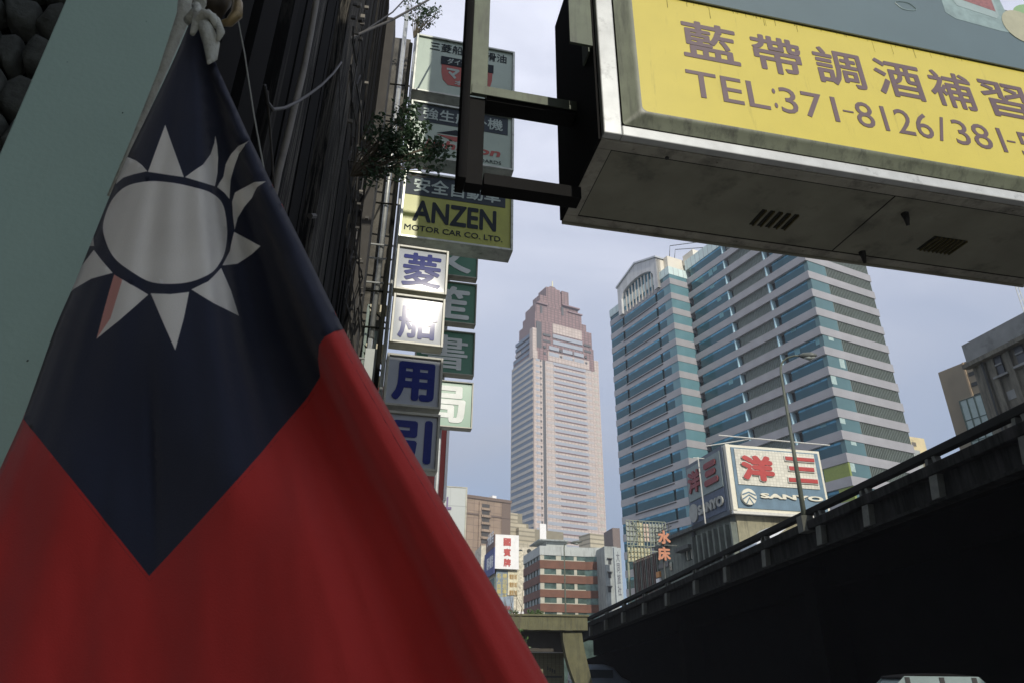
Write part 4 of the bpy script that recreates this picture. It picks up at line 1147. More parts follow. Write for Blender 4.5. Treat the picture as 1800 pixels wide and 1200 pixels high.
MB().tube(dpath([(820, -40, 11), (745, 5, 9.5), (690, 35, 8.6), (650, 52, 8), (600, 74, 7.4), (560, 86, 6.9), (530, 97, 6.5), (500, 108, 6.1), (460, 118, 5.7)]), 0.021, 8).build('cable', M_cab2, fa, smooth=True)
MB().tube(dpath([(740, -40, 10), (725, -15, 9.6), (690, 22, 9), (645, 52, 8.2), (600, 82, 7.4), (560, 100, 7.0), (530, 112, 6.6), (500, 122, 6.2), (470, 126, 5.8), (430, 122, 5.3), (400, 112, 5)]), 0.013, 8).build('cable', M_cab, fa, smooth=True)
MB().tube(fpath([(600, 110), (585, 130), (565, 150), (545, 165), (525, 178), (500, 190), (480, 193), (470, 180), (465, 150)], -0.15), 0.012, 8).build('cable', M_cab, fa, smooth=True)
for (a, b, w_, y_) in (((597, -10), (597, 250), 0.006, -0.1), ((470, 160), (482, 330), 0.008, -0.08), ((545, 380), (553, 380), 0.03, -0.05)):
    MB().tube(fpath([a, b], y_), w_, 6).build('cable', M_cab2, fa)
for i in range(26):      # tangled small wires and clips in the dark strip
    px = 625 + r.uniform(-12, 12); py = r.uniform(0, 560)
    pts_ = [(px, py), (px+r.uniform(-8, 8), py+r.uniform(15, 40)), (px+r.uniform(-10, 10), py+r.uniform(50, 90)), (px+r.uniform(-6, 6), py+r.uniform(95, 150))]
    MB().tube(fpath(pts_, [-0.05-0.12*r.random()]*4), 0.006+0.008*r.random(), 5).build('wire', M_cab2 if r.random() < 0.5 else M_cab, fa)
for i in range(34):
    px = 628 + r.uniform(-14, 16); py = r.uniform(0, 600)
    x_, z_ = FA.hit(px, py, -0.1); s = r.uniform(0.008, 0.022)
    bx('clip', M_cab2 if r.random() < 0.6 else M_pvc, fa, x_-s, x_+s, -0.14, -0.08, z_-s*1.5, z_+s*1.5)
# pipes and racks in the lit gap beyond
Gp = Fr(FA.w(12.6, 0.0, 0), 81)
def gv(px, y_):
    x_, z_ = Gp.hit(px, 400, y_); return x_
nb = thing('neighbour_front', Gp, 'sunlit strip of pipes, racks and brackets between the dark house and the signboards', 'pipe rack')
def pipe(pxa, w_, y_, m_, z0, z1, nm='pipe'):
    x_ = Gp.hit(pxa, 420, y_)[0]
    return MB().tube([(x_, y_, z0), (x_, y_, z1)], w_, 10).build(nm, m_, nb, smooth=True)
pipe(672, 0.055, 0.0, M_gal, 7.7, 17.5)
pipe(671, 0.05, 0.03, M_gal, 0, 7.7)
pipe(689, 0.025, -0.05, mat('rusty yellow pipe', (0.42, 0.30, 0.09), 0.6, var=0.3, scale=6), 4.0, 10.2)
pipe(662, 0.03, 0.1, mat('dull green pipe', (0.2, 0.25, 0.22), 0.6), 0, 8.5)
pipe(679, 0.028, -0.1, mat('dull green pipe', (0.2, 0.25, 0.22), 0.6), 0, 7.8)
pipe(696, 0.04, -0.15, M_gal, 4.0, 17.0)
for z in (14.6, 13.4, 12.2, 11.0, 9.9, 9.55, 8.95, 8.75, 7.9, 7.2, 6.5, 5.8, 5.1):
    x0 = Gp.hit(652, 400, -0.1)[0]; x1 = Gp.hit(702, 400, -0.1)[0]
    MB().tube([(x0, -0.08, z), (x1, -0.12, z-0.03)], 0.022, 6).build('rack_bar', M_rail if r.random() < 0.6 else M_gal, nb)
for z in (8.5, 7.6, 7.45, 6.9, 6.0, 5.4):
    x0 = Gp.hit(662, 400, 0.1)[0]; x1 = Gp.hit(696, 400, 0.1)[0]
    bx('bracket', mat('cream bracket', (0.5, 0.46, 0.33), 0.6, var=0.3, scale=5), nb, x0+0.05, x1, 0.15, 0.35, z-0.12, z+0.05)
    MB().tube([(x0, 0.1, z), (x1, -0.1, z-0.5)], 0.018, 5).build('brace', M_rail, nb)
bx('back_wall', mat('shaded back wall', (0.10, 0.095, 0.08), 0.9, var=0.3, scale=3, stain=0.4), nb, Gp.hit(640, 400, 0.6)[0], Gp.hit(688, 400, 0.6)[0], 0.6, 1.2, 0, 17)
bx('grey_box', mat('grey enamel', (0.33, 0.37, 0.36), 0.5, var=0.1), nb, Gp.hit(640, 640, -0.5)[0], Gp.hit(664, 640, -0.5)[0], -0.5, -0.2, Gp.hit(650, 700, -0.5)[1], Gp.hit(650, 612, -0.5)[1])
# plants on the facade
p = FA.w(*( FA.hit(690, 240, -0.35)[0]*0+9.3, -0.35, 0)); 
pc = at(702, 232, 7.5)
sb = [((0.05, 0, 0), 0.40), ((0.42, 0.1, -0.15), 0.38), ((-0.28, 0, 0.0), 0.34), ((0.7, 0.1, -0.3), 0.26), ((0.15, 0, -0.45), 0.42), ((0.1, 0, 0.5), 0.26), ((0.62, 0.1, -0.55), 0.26), ((-0.25, 0, -0.55), 0.40), ((-0.35, 0, -0.95), 0.26), ((0.05, 0, -0.9), 0.22)]
plant('shrub', pc, [((a[0]*0.78, a[1], a[2]*0.78), b_*0.78) for a, b_ in sb], 3400, 0.085, 'leafy dark shrub growing out of the dark house front, in front of the stacked signboards', M_leaf, foot=(-0.62, 0.1, -0.7), seed=8)
pc = at(752, 28, 12.2)
plant('shrub', pc, [((0, 0, 0), 0.32), ((0.18, 0, 0.15), 0.2), ((-0.15, 0, -0.3), 0.22), ((-0.35, 0, 0.2), 0.35)], 900, 0.09, 'small bush against the sky above the uppermost signboard', M_leaf, foot=(-0.3, 0, -0.8), seed=9)

# ---------------------------------------------------------------- the stacked signboards
def gloss(name, c, rough=0.3, **k):
    return mat(name, c, rough, **k)
M_frm = mat('weathered aluminium', (0.36, 0.38, 0.34), 0.38, metal=0.55, var=0.2, scale=5, stain=0.25)
M_frmb = mat('cream sign frame', (0.36, 0.36, 0.29), 0.4, var=0.15, scale=5, stain=0.2)
M_sgn = mat('dull grey signboard face', (0.37, 0.46, 0.38), 0.35, var=0.08, scale=1.5, stain=0.1, streak=True)
M_navy = mat('dark slate band', (0.03, 0.043, 0.055), 0.6, spec=0.25, var=0.15, scale=2)
M_olive = mat('dull yellow face', (0.33, 0.35, 0.055), 0.35, var=0.12, scale=2, stain=0.1)
M_slet = mat('slate letters', (0.03, 0.038, 0.045), 0.85, spec=0.2)
M_plet = mat('pale green letters', (0.36, 0.44, 0.40), 0.5)
M_rlet = mat('faded red letters', (0.36, 0.06, 0.04), 0.5)
M_wlet = mat('white letters', (0.68, 0.72, 0.69), 0.5)
Fs = Fr(at(901, 457, 12), 77.5); Fs.O.z = 0
H = Fs.hit
def boxsign(fr, x0, x1, z0, z1, dep, label, name='signboard', cat='signboard', face=None, frame=M_frm, lip=0.05, group=None):
    """hollow framed light box: rim, face set back behind the rim"""
    sub = Fr(fr.w(x0, 0, 0), fr.az)
    t_ = thing(name, sub, label, cat, group)
    W_ = x1-x0
    bx('casing', frame, t_, 0, W_, 0.025, dep, z0, z1)
    for (a, b, c, d) in ((0, lip, z0, z1), (W_-lip, W_, z0, z1), (lip, W_-lip, z0, z0+lip), (lip, W_-lip, z1-lip, z1)):
        bx('rim', frame, t_, a, b, -0.035, 0.024, c, d, 0.006)
    f = bx('face', face, t_, lip, W_-lip, 0.012, 0.024, z0+lip, z1-lip)
    return t_, f, W_
X0 = H(722, 175)[0] + 0.0
zS = [(H(903, 190)[1], H(903, 93)[1]), (H(900, 300)[1]-0.02, H(902, 207)[1]), (H(900, 442.5)[1], H(900, 328)[1])]
s1, f1_, W1 = boxsign(Fs, X0, 0, zS[0][0], zS[0][1], 0.42, 'uppermost grey signboard with dark characters over a red pot shaped emblem', face=M_sgn)
z0, z1 = zS[0]
text('三菱船用潤滑油', 0.33, W1-0.2, z1-0.42, z1-0.14, 0.006, M_slet, s1, bold=0.01, thick=0.002)
cx_ = W1*0.52; rw = 0.62
sh_ = [(-rw, 0.42), (rw, 0.42), (rw*0.97, -0.1), (rw*0.9, -0.32), (rw*0.7, -0.46), (-rw*0.7, -0.46), (-rw*0.9, -0.32), (-rw*0.97, -0.1)]
zc_ = z1 - 0.98
MB().prism([(cx_+a, zc_+b) for a, b in sh_], 0.004, 0.012).build('emblem', M_rlet, s1)
MB().prism([(cx_-rw*1.02, zc_+0.42), (cx_+rw*1.02, zc_+0.42), (cx_+rw*1.02, zc_+0.16), (cx_-rw*1.02, zc_+0.16)], -0.002, 0.0035).build('emblem_band', M_slet, s1)
text('ダイヤモンド', cx_-rw*0.78, cx_+rw*0.78, zc_+0.2, zc_+0.38, -0.004, M_plet, s1, bold=0.02, thick=0.002)
text('マリン', cx_-rw*0.78, cx_+rw*0.78, zc_-0.24, zc_+0.1, 0.002, M_plet, s1, bold=0.05, thick=0.003)
text('オイル', cx_-rw*0.45, cx_+rw*0.45, zc_-0.42, zc_-0.28, 0.002, M_plet, s1, bold=0.03, thick=0.003)
s2, f2_, W2 = boxsign(Fs, X0+0.02, 0, zS[1][0], zS[1][1], 0.42, 'second signboard of the stack with a dark top band and red slanted lettering', face=M_sgn)
z0, z1 = zS[1]
bx('band', M_navy, s2, 0.14, W2-0.14, 0.004, 0.011, z1-0.56, z1-0.06)
text('強生船外機', 0.28, W2-0.26, z1-0.48, z1-0.14, -0.002, M_plet, s2, bold=0.015, thick=0.002)
c0 = W2*0.44
MB().prism([(c0-0.42, z1-0.82), (c0, z1-0.66), (c0+0.42, z1-0.82)], 0.004, 0.011).build('emblem_top', M_slet, s2)
MB().prism([(c0-0.42, z1-0.86), (c0+0.42, z1-0.86), (c0, z1-1.0)], 0.004, 0.011).build('emblem_bottom', M_rlet, s2)
text('Johnson', 0.30, W2-0.34, z0+0.27, z0+0.56, 0.006, M_rlet, s2, bold=0.03, thick=0.002, shear=0.25)
text('OUTBOARDS', W2*0.5, W2-0.28, z0+0.13, z0+0.22, 0.006, M_slet, s2, bold=0.0, thick=0.002)
s3, f3_, W3 = boxsign(Fs, X0+0.02, 0, zS[2][0], zS[2][1], 0.45, 'yellow and dark signboard of a motor car company, third from the top of the stack', face=M_olive)
z0, z1 = zS[2]
bx('band', M_navy, s3, 0.05, W3-0.17, 0.004, 0.011, z1-0.60, z1-0.06)
text('安全自動車', 0.22, W3-0.28, z1-0.52, z1-0.14, -0.002, M_plet, s3, bold=0.02, thick=0.002)
text('ANZEN', 0.25, W3-0.36, z0+0.44, z1-0.72, 0.006, M_slet, s3, bold=0.03, thick=0.002)
text('MOTOR CAR CO. LTD.', 0.10, W3-0.22, z0+0.2, z0+0.335, 0.006, M_slet, s3, bold=0.012, thick=0.002)
# square signs
M_sq = gloss('white acrylic face', (0.37, 0.40, 0.43), 0.085, spec=0.13, var=0.04, scale=1)
M_blue = gloss('deep blue letters', (0.03, 0.04, 0.17), 0.085, spec=0.05, var=0.1)
Fq = Fr(Fs.w(0, 0.0, 0), 76.3)
sqs = [((698.7, 434.6), (789, 445.6), (783.6, 520), '菱', 'first of the square white signs under the motor car signboard, half washed out by glare'),
       ((692, 522.6), (783, 530), (779.4, 611.5), '船', 'second square white sign, with a blinding sun glare over its blue character'),
       ((681, 622), (779, 633), (771, 720), '用', 'third square white sign, blue character of a barred box'),
       ((678, 726), (774, 732), (769, 829), '引', 'lowest square sign, grey in the shade with a blue character cut by the flag')]
for (tl, tr, br, ch, lab) in sqs:
    a, b, c = Fq.hit(*tl), Fq.hit(*tr), Fq.hit(*br)
    x0, x1 = a[0], b[0]
    t_, f_, W_ = boxsign(Fq, x0, x1, c[1], b[1]+0.03, 0.3, lab, 'square_sign', 'square sign', M_sq, M_frmb, 0.045, 'square white signs in a column')
    f_.data = f_.data.copy()
    # slightly bulging moulded face
    bm = bmesh.new(); N_ = 14
    z0, z1 = c[1]+0.045, b[1]+0.03-0.045
    vs = [[bm.verts.new((0.045+(W_-0.09)*i/N_, 0.012-0.0015*(1-(2*i/N_-1)**4)*(1-(2*j/N_-1)**4), z0+(z1-z0)*j/N_)) for j in range(N_+1)] for i in range(N_+1)]
    for i in range(N_):
        for j in range(N_): bm.faces.new((vs[i][j], vs[i+1][j], vs[i+1][j+1], vs[i][j+1])).smooth = True
    me_ = bpy.data.meshes.new('face'); bm.to_mesh(me_); bm.free(); me_.materials.append(M_sq)
    f_.data = me_; f_.name = 'face'
    text(ch, W_*0.13, W_*0.87, z0+0.08, z1-0.08, 0.0045, M_blue, t_, bold=0.022 if ch in '菱船' else 0.045, thick=0.003)
# green signs behind
Fg = Fr(at(835, 600, 15), 77.5); Fg.O.z = 0
M_grn = mat('green sign face', (0.075, 0.22, 0.14), 0.35, var=0.1, scale=1.5, stain=0.08)
gs = [(452-33, 490.5, '文'), (500.6, 572, '笙'), (586, 661, '書'), (673, 754, '局')]
gl_ = ['highest green sign with a white character, mostly behind the square signs', 'green sign with a white brush character level with the glaring square sign',
       'green sign with a white brush character, second from the bottom', 'lowest green sign with a white brush character, above the red board']
for (yt, yb, ch), lab in zip(gs, gl_):
    z1, z0 = Fg.hit(834, yt)[1], Fg.hit(834, yb)[1]
    t_, f_, W_ = boxsign(Fg, -1.42, 0.0, z0, z1, 0.22, lab, 'green_sign', 'green sign', M_grn, M_frmb, 0.03, 'green signs in a column')
    text(ch, W_*0.1, W_*0.88, z0+0.12, z1-0.12, 0.004, M_wlet, t_, bold=0.012 if ch == '書' else 0.03, thick=0.004)
tag(MB().tube([Fg.w(-0.7, 0.35, 0), Fg.w(-0.7, 0.35, 12.4)], 0.05, 8).build('sign_pole', M_gal), 'round steel pole holding the green signs', 'pole')
tag(MB().tube([Fq.w(-2.5, 0.3, 0), Fq.w(-2.5, 0.3, 15.2)], 0.045, 8).build('sign_pole', M_rail), 'dark pole holding the square signs beside the pipes', 'pole')
Fd = Fr(at(788, 800, 21), 77.5); Fd.O.z = 0
t_ = thing('red_board', Fd, 'tall plain red board with a white edge, partly behind the lowest square sign', 'board')
z0, z1 = Fd.hit(788, 856)[1], Fd.hit(788, 750)[1]
bx('face', mat('red board paint', (0.30, 0.045, 0.035), 0.6, var=0.15, scale=1, stain=0.15, streak=True), t_, -2.6, -0.09, 0, 0.4, z0-0.4, z1+1.2)
bx('edge', M_white, t_, -0.085, 0, -0.03, 0.42, z0-0.4, z1+1.2)
bx('pole', M_rail, t_, -1.9, -1.75, 0.45, 0.6, 0, z1+1)
Fw = Fr(at(820, 900, 25), 77.5); Fw.O.z = 0
t_ = thing('grey_white_sign', Fw, 'tall grey white panel sign with purple brush characters, half hidden by the flag', 'signboard')
z1 = Fw.hit(820, 857)[1]
M_gw = grid_mat('grey white metal panels', (0.42, 0.46, 0.45), (0.3, 0.33, 0.33), 0.62, 1.4, 0.02, 0.5, var=0.04)
bx('face', M_gw, t_, -3.6, -0.05, 0, 0.5, 1.2, z1)
bx('rim', M_frmb, t_, -0.05, 0, -0.02, 0.52, 1.2, z1+0.03)
bx('rim', M_frmb, t_, -3.6, -0.05, -0.02, 0.52, z1, z1+0.03)
bx('rim', M_gw, t_, -1.48, -1.40, -0.03, 0.0, 1.2, z1+0.12)
xa_ = Fw.hit(766, 900)[0]; xb_ = Fw.hit(793, 900)[0]
text('升', xa_, xb_, Fw.hit(780, 915)[1], Fw.hit(780, 872)[1], -0.03, mat('purple letters', (0.13, 0.09, 0.22), 0.5), t_, bold=0.01)
text('旅', xa_, xb_, Fw.hit(780, 962)[1], Fw.hit(780, 920)[1], -0.03, mat('purple letters', (0.13, 0.09, 0.22), 0.5), t_, bold=0.01)
bx('pole', M_rail, t_, -2.1, -1.9, 0.55, 0.75, 0, z1-1)

# ---------------------------------------------------------------- the big yellow light box sign
YD = 3.6
Y = Fr(at(1057, 243, YD), 78.0); yz0 = Y.O.z; Y.O.z = 0
yt = thing('yellow_sign', Y, 'big yellow light box signboard with a telephone number in a bright metal frame', 'signboard')
dep = 0.95
yW = 4.4; yz1 = yz0 + 2.2
M_met = mat('bright worn aluminium', (0.56, 0.58, 0.56), 0.30, metal=0.35, var=0.12, scale=6, stain=0.15)
M_under = mat('grimy grey sheet', (0.26, 0.26, 0.20), 0.75, var=0.15, scale=2.5, stain=0.25)
M_flg = mat('grimy flange', (0.36, 0.35, 0.29), 0.7, var=0.2, scale=5, stain=0.35)
M_ysd = mat('grimy acrylic side', (0.15, 0.17, 0.12), 0.45, var=0.2, scale=4, stain=0.4, streak=True)
M_yel2 = mat('yellow acrylic', (0.66, 0.565, 0.095), 0.35, var=0.03, scale=5, stain=0.08, stain_col=(0.3, 0.26, 0.05), streak=True, trans=0.12)
M_tea = mat('dull teal print', (0.075, 0.125, 0.14), 0.4, var=0.06, scale=2)
lw = Y.hit(1087, 225)[0]
lh = 0.085
bx('rim', M_met, yt, 0, lw, -0.06, 0.0, yz0, yz1, 0.008)
bx('rim', M_met, yt, lw+0.002, yW, -0.06, 0.0, yz0, yz0+0.088, 0.008)
bx('casing', mat('black inner sheet', (0.02, 0.02, 0.02), 0.8), yt, 0.012, yW, 0.0, dep-0.01, yz0+0.012, yz1)
bx('bottom_sheet', M_under, yt, 0.10, yW, 0.07, dep-0.07, yz0-0.004, yz0+0.01)
bx('bottom_flange', M_flg, yt, 0.0, yW, 0.0, 0.085, yz0-0.012, yz0+0.0115, 0.003)
bx('bottom_flange', M_flg, yt, 0.0, yW, dep-0.085, dep, yz0-0.012, yz0+0.0115, 0.003)
bx('bottom_flange', M_flg, yt, 0.0, 0.10, 0.088, dep-0.088, yz0-0.012, yz0+0.0115, 0.003)
for (a, b, c, d) in ((0.092, yW, 0.088, 0.094), (0.092, yW, dep-0.094, dep-0.088), (0.100, 0.106, 0.094, dep-0.094), (2.35, 2.356, 0.094, dep-0.094)):
    bx('seam', mat('dark seam', (0.015, 0.014, 0.012), 0.9), yt, a, b, c, d, yz0-0.009, yz0+0.001)
for i in range(7):
    for yy_ in (0.045, dep-0.045):
        MB().tube([(0.25+i*0.62, yy_, yz0-0.011), (0.25+i*0.62, yy_, yz0-0.018)], 0.008, 8).build('rivet', M_flg, yt)
bx('back_lip', M_under, yt, 0, yW, dep, dep+0.02, yz0-0.03, yz0+0.05)
M_lv = mat('dark slot', (0.02, 0.02, 0.012), 0.8)
for (px0, px1, py) in ((1318, 1400, 385), (1618, 1690, 430)):
    gxa = Y.hit(px0, py)[0]
    cx0 = EYE + ray((px0+px1)/2, py) * ((yz0-EYE.z)/ray((px0+px1)/2, py).z)
    q_ = cx0 - Y.O; ux, uy = q_.dot(Y.X), q_.dot(Y.Y)
    for i in range(5 if px0 < 1500 else 8):
        n_ = 5 if px0 < 1500 else 8
        xx_ = ux - 0.14 + 0.28*i/(n_-1)
        bx('vent_slot', M_lv, yt, xx_-0.012, xx_+0.012, max(0.1, uy-0.10), min(dep-0.1, uy+0.10), yz0-0.010, yz0-0.005)
        bx('vent_lip', mat('rusty lip', (0.10, 0.085, 0.03), 0.8, var=0.4, scale=20), yt, xx_+0.014, xx_+0.024, max(0.1, uy-0.10), min(dep-0.1, uy+0.10), yz0-0.022, yz0-0.005)
for (px, py) in ((1590, 375), (1515, 443)):
    cx0 = EYE + ray(px, py) * ((yz0-EYE.z)/ray(px, py).z); q_ = cx0 - Y.O; ux, uy = q_.dot(Y.X), q_.dot(Y.Y)
    MB().tube([(ux, uy, yz0), (ux+0.005, uy, yz0-0.05), (ux+0.02, uy+0.02, yz0-0.10)], [0.03, 0.022, 0.012], 10).build('bolt', M_cab, yt)
for (px, py) in ((1172, 275), (1103, 404)):
    cx0 = EYE + ray(px, py) * ((yz0-EYE.z)/ray(px, py).z); q_ = cx0 - Y.O; ux, uy = q_.dot(Y.X), q_.dot(Y.Y)
    MB().tube([(ux, uy, yz0-0.01), (ux, uy, yz0-0.022)], 0.014, 10).build('screw', M_cab, yt)
# moulded faces standing proud of the frame
def panface(name, x0, x1, z0, z1, out_, m_face, m_side, inset, rad=0.07):
    n_ = 6
    def ring(ins, y, r_):
        pts_ = []
        for (cx1, cz1, a0) in ((x1-ins-r_, z0+ins+r_, -90), (x1-ins-r_, z1-ins-r_, 0), (x0+ins+r_, z1-ins-r_, 90), (x0+ins+r_, z0+ins+r_, 180)):
            for i in range(n_+1):
                a = R(a0+90*i/n_); pts_.append((cx1+r_*math.cos(a), y, cz1+r_*math.sin(a)))
        return pts_
    rings = [ring(0.0, 0.0, 0.02), ring(inset*0.85, -out_*0.8, rad), ring(inset, -out_*0.97, rad), ring(inset+0.02, -out_, rad*0.9)]
    rings = [[(p[0], p[1], p[2] - (0.028*k if p[2] < (z0+z1)/2 else 0)) for p in r_] for r_, k in zip(rings, (0, 0.85, 1, 1))]
    V = [p for r_ in rings for p in r_]; n2 = len(rings[0]); F_ = []
    for k in range(3):
        for i in range(n2):
            j = (i+1) % n2; F_.append((k*n2+i, k*n2+j, (k+1)*n2+j, (k+1)*n2+i))
    me = bpy.data.meshes.new(name+'_side'); me.from_pydata(V, [], F_); me.materials.append(m_side)
    for p_ in me.polygons: p_.use_smooth = True
    o1 = bpy.data.objects.new('face_side', me); COL.objects.link(o1); o1.parent = yt
    me = bpy.data.meshes.new(name); me.from_pydata(rings[3], [], [tuple(range(n2))]); me.materials.append(m_face)
    o2_ = bpy.data.objects.new(name, me); COL.objects.link(o2_); o2_.parent = yt
po = 0.055
hy = lambda px, py: Y.hit(px, py, -0.06-po)
a1 = hy(1122, 190); a2 = hy(1430, 60)
zsp = hy(1500, 62)[1]
fx0, fz0 = lw+0.01, yz0+0.095
yx0, yz_ = hy(1124, 186)
for o_ in (0,):
    pass
base = bpy.data.objects.new('x', None)
def shift(objs, dy):
    for o in objs: o.location.y += dy
before = set(COL.objects)
panface('yellow_face', fx0, yW-0.05, fz0, yz1+0.1, po, M_yel2, M_ysd, yx0-fx0, 0.05)
shift([o for o in COL.objects if o not in before], -0.06)
bpy.data.objects.remove(base)
yf = -0.06-po
bx('teal_face', M_tea, yt, yx0+0.02, yW-0.08, yf-0.012, yf-0.002, zsp, yz1-0.02)
bx('joint', mat('mossy joint', (0.05, 0.055, 0.02), 0.9, var=0.4, scale=20), yt, yx0+0.02, yW-0.08, yf-0.014, yf-0.001, zsp-0.016, zsp-0.001)
M_ylet = mat('brown violet letters', (0.105, 0.065, 0.075), 0.5)
def ychar(s, tl, tr, br, bl, bold=0.02):
    c_ = [Y.hit(p[0], p[1], yf-0.003) for p in (tl, tr, br, bl)]
    z1_ = (c_[0][1]+c_[1][1])/2; z0_ = (c_[2][1]+c_[3][1])/2
    x0_ = (c_[0][0]+c_[3][0])/2; x1_ = (c_[1][0]+c_[2][0])/2
    return text(s, x0_, x1_, z0_, z1_, yf-0.0005, M_ylet, yt, bold=bold, thick=0.002)
rows = [('藍', (1193, 36), (1291, 57), (1304, 117), (1203, 94)), ('帶', (1316, 52), (1403, 73), (1415, 133), (1325, 112)), ('調', (1425, 75), (1508, 92), (1524, 157), (1436, 142)),
        ('酒', (1530, 97), (1610, 115), (1633, 184), (1545, 166)), ('補', (1628, 120), (1703, 140), (1724, 204), (1640, 186)), ('習', (1722, 143), (1800, 162), (1822, 226), (1735, 206))]
zl = [Y.hit((c[3][0]+c[4][0])/2, (c[3][1]+c[4][1])/2, yf)[1] for c in rows]
zh = [Y.hit((c[1][0]+c[2][0])/2, (c[1][1]+c[2][1])/2, yf)[1] for c in rows]
zl_, zh_ = sum(zl)/len(zl), sum(zh)/len(zh)
for c in rows:
    x0_ = (Y.hit(*c[1], yf)[0]+Y.hit(*c[4], yf)[0])/2; x1_ = (Y.hit(*c[2], yf)[0]+Y.hit(*c[3], yf)[0])/2
    text(c[0], x0_, x1_, zl_, zh_, yf-0.0005, M_ylet, yt, bold=0.018, thick=0.002)
xl_ = x0_ + (x0_ - Y.hit(1628, 120, yf)[0])
text('班', xl_, xl_+(x1_-x0_), zl_, zh_, yf-0.0005, M_ylet, yt, bold=0.018, thick=0.002)
c0 = Y.hit(1207, 124, yf); c1 = Y.hit(1213, 168, yf); c2 = Y.hit(1797, 262, yf)
xr_ = Y.hit(1800, 272, yf)[0]
za_ = [Y.hit(1225, 126, yf)[1], Y.hit(1222, 170, yf)[1]]
for (s, pa, pb) in (('TEL', 1207, 1352), (':', 1360, 1366), ('371', 1372, 1474), ('-', 1484, 1503), ('8126', 1507, 1643), ('/', 1650, 1670), ('381', 1682, 1772), ('-', 1778, 1793), ('5123', 1799, 1935)):
    f_ = (pa-1207)/590.0
    mid = lambda px: Y.hit(px, 147+(px-1220)*0.218, yf)[0]
    h0, h1 = za_[1], za_[0]
    if s == '-': h0, h1 = (za_[0]+za_[1])/2-0.006, (za_[0]+za_[1])/2+0.010
    if s == ':': h0, h1 = za_[1]+0.03, za_[0]-0.03
    text(s, mid(pa), mid(pb), h0, h1, yf-0.0005, M_ylet, yt, bold=0.004, thick=0.002)
# moss runs and grime under the joint
r = random.Random(5)
M_moss = mat('moss run', (0.30, 0.26, 0.06), 0.9, var=0.4, scale=30)
mo = MB()
for i in range(60):
    x_ = r.uniform(yx0+0.05, 3.2); l_ = r.uniform(0.02, 0.14) if r.random() < 0.3 else r.uniform(0.005, 0.03)
    w_ = r.uniform(0.0012, 0.0035)
    mo.box(x_-w_, x_+w_, yf-0.0012, yf-0.0002, zsp-0.017-l_, zsp-0.017)
mo.build('moss_streak', M_moss, yt)['kind'] = 'stuff'
# printed bottle, label and fruit on the teal face
M_prt = mat('printed glass', (0.20, 0.29, 0.29), 0.4, var=0.25, scale=9)
def hp(px, py): return Y.hit(px, py, yf-0.014)
MB().prism([hp(*p) for p in ((1653, -60), (1655, 0), (1662, 22), (1680, 33), (1760, 55), (1790, 60), (1772, 30), (1752, -10), (1740, -60))], yf-0.0135, yf-0.0121).build('bottle_print', M_prt, yt)
MB().prism([hp(*p) for p in ((1672, -60), (1676, 2), (1682, 10), (1752, 33), (1756, 28), (1744, -4), (1738, -60))], yf-0.0150, yf-0.0136).build('label_print', mat('pale label print', (0.27, 0.36, 0.36), 0.4, var=0.1, scale=10), yt)
MB().prism([hp(*p) for p in ((1684, -60), (1690, 0), (1750, 21), (1738, -10), (1728, -60))], yf-0.0160, yf-0.0151).build('red_label_print', mat('faded red print', (0.24, 0.085, 0.08), 0.4, var=0.3, scale=30), yt)
MB().prism([hp(1797+36*math.cos(a)*1.0+6*math.sin(a), 48+27*math.sin(a)+12*math.cos(a)) for a in [2*math.pi*i/24 for i in range(24)]][::-1], yf-0.0162, yf-0.0152).build('fruit_print', mat('beige print', (0.36, 0.36, 0.24), 0.4, var=0.1, scale=10), yt)
MB().prism([hp(1800+19*math.cos(a), 18+10*math.sin(a)) for a in [2*math.pi*i/16 for i in range(16)]][::-1], yf-0.0142, yf-0.0122).build('leaf_print', mat('green print', (0.2, 0.36, 0.16), 0.4), yt)
sp = [hp(1592+18*math.cos(a)+2*math.sin(3*a), 11+6*math.sin(a)+5*math.cos(a)) for a in [2*math.pi*i/14 for i in range(15)]]
MB().tube([(p[0], yf-0.013, p[1]) for p in sp], 0.004, 4).build('splash_print', M_prt, yt)
# carrying frame of channels
M_chan = mat('weathered channel steel', (0.075, 0.095, 0.062), 0.6, metal=0.1, var=0.2, scale=6, stain=0.35, streak=True)
M_chd = mat('shaded channel steel', (0.010, 0.010, 0.010), 0.8, spec=0.1)  # darkened copy of the channel steel, shadow put into its colour
cf = thing('sign_bracket', Y, 'steel channel bracket frame carrying the big yellow sign', 'bracket')
yy = dep*0.45
hh = lambda px, py: Y.hit(px, py, yy)
xa_, _ = hh(827, 150); xb_, _ = hh(857, 150); xc_, _ = hh(813, 150)
zb1 = hh(840, 167)[1]; zlow = hh(832, 318)[1]
bx('upright', M_chan, cf, xa_, xb_, yy, yy+0.02, zb1, yz1+0.5, 0.004)
bx('upright', M_chd, cf, xc_, xa_-0.001, yy-0.02, yy+0.16, zlow-0.0, yz1+0.5, 0.004)
bx('upright', M_chd, cf, xa_+0.002, xb_-0.01, yy+0.03, yy+0.14, zlow, zb1)
zt1 = hh(960, 172)[1]; zt0 = hh(960, 187)[1]
bx('beam', M_chan, cf, xa_+0.01, -0.002, yy-0.012, yy-0.002, zt0, zt1, 0.003)
bx('beam', M_chd, cf, xb_, -0.002, yy+0.022, yy+0.16, zt0-0.02, zt1)
zt1 = hh(920, 309)[1]; zt0 = hh(920, 325)[1]
bx('beam', M_chd, cf, xb_+0.002, 0.0, yy+0.03, yy+0.16, zt0-0.02, zt1, 0.003)
bx('flange', M_chan, cf, -0.2, -0.03, -0.02, 0.0, hh(1030, 165)[1], yz1)
bx('side_plate', M_chd, yt, -0.02, 0.0, 0.0, dep, yz0-0.01, yz1)
bx('side_angle', M_chan, yt, -0.035, -0.021, 0.06, 0.2, hh(1030, 160)[1], yz1)
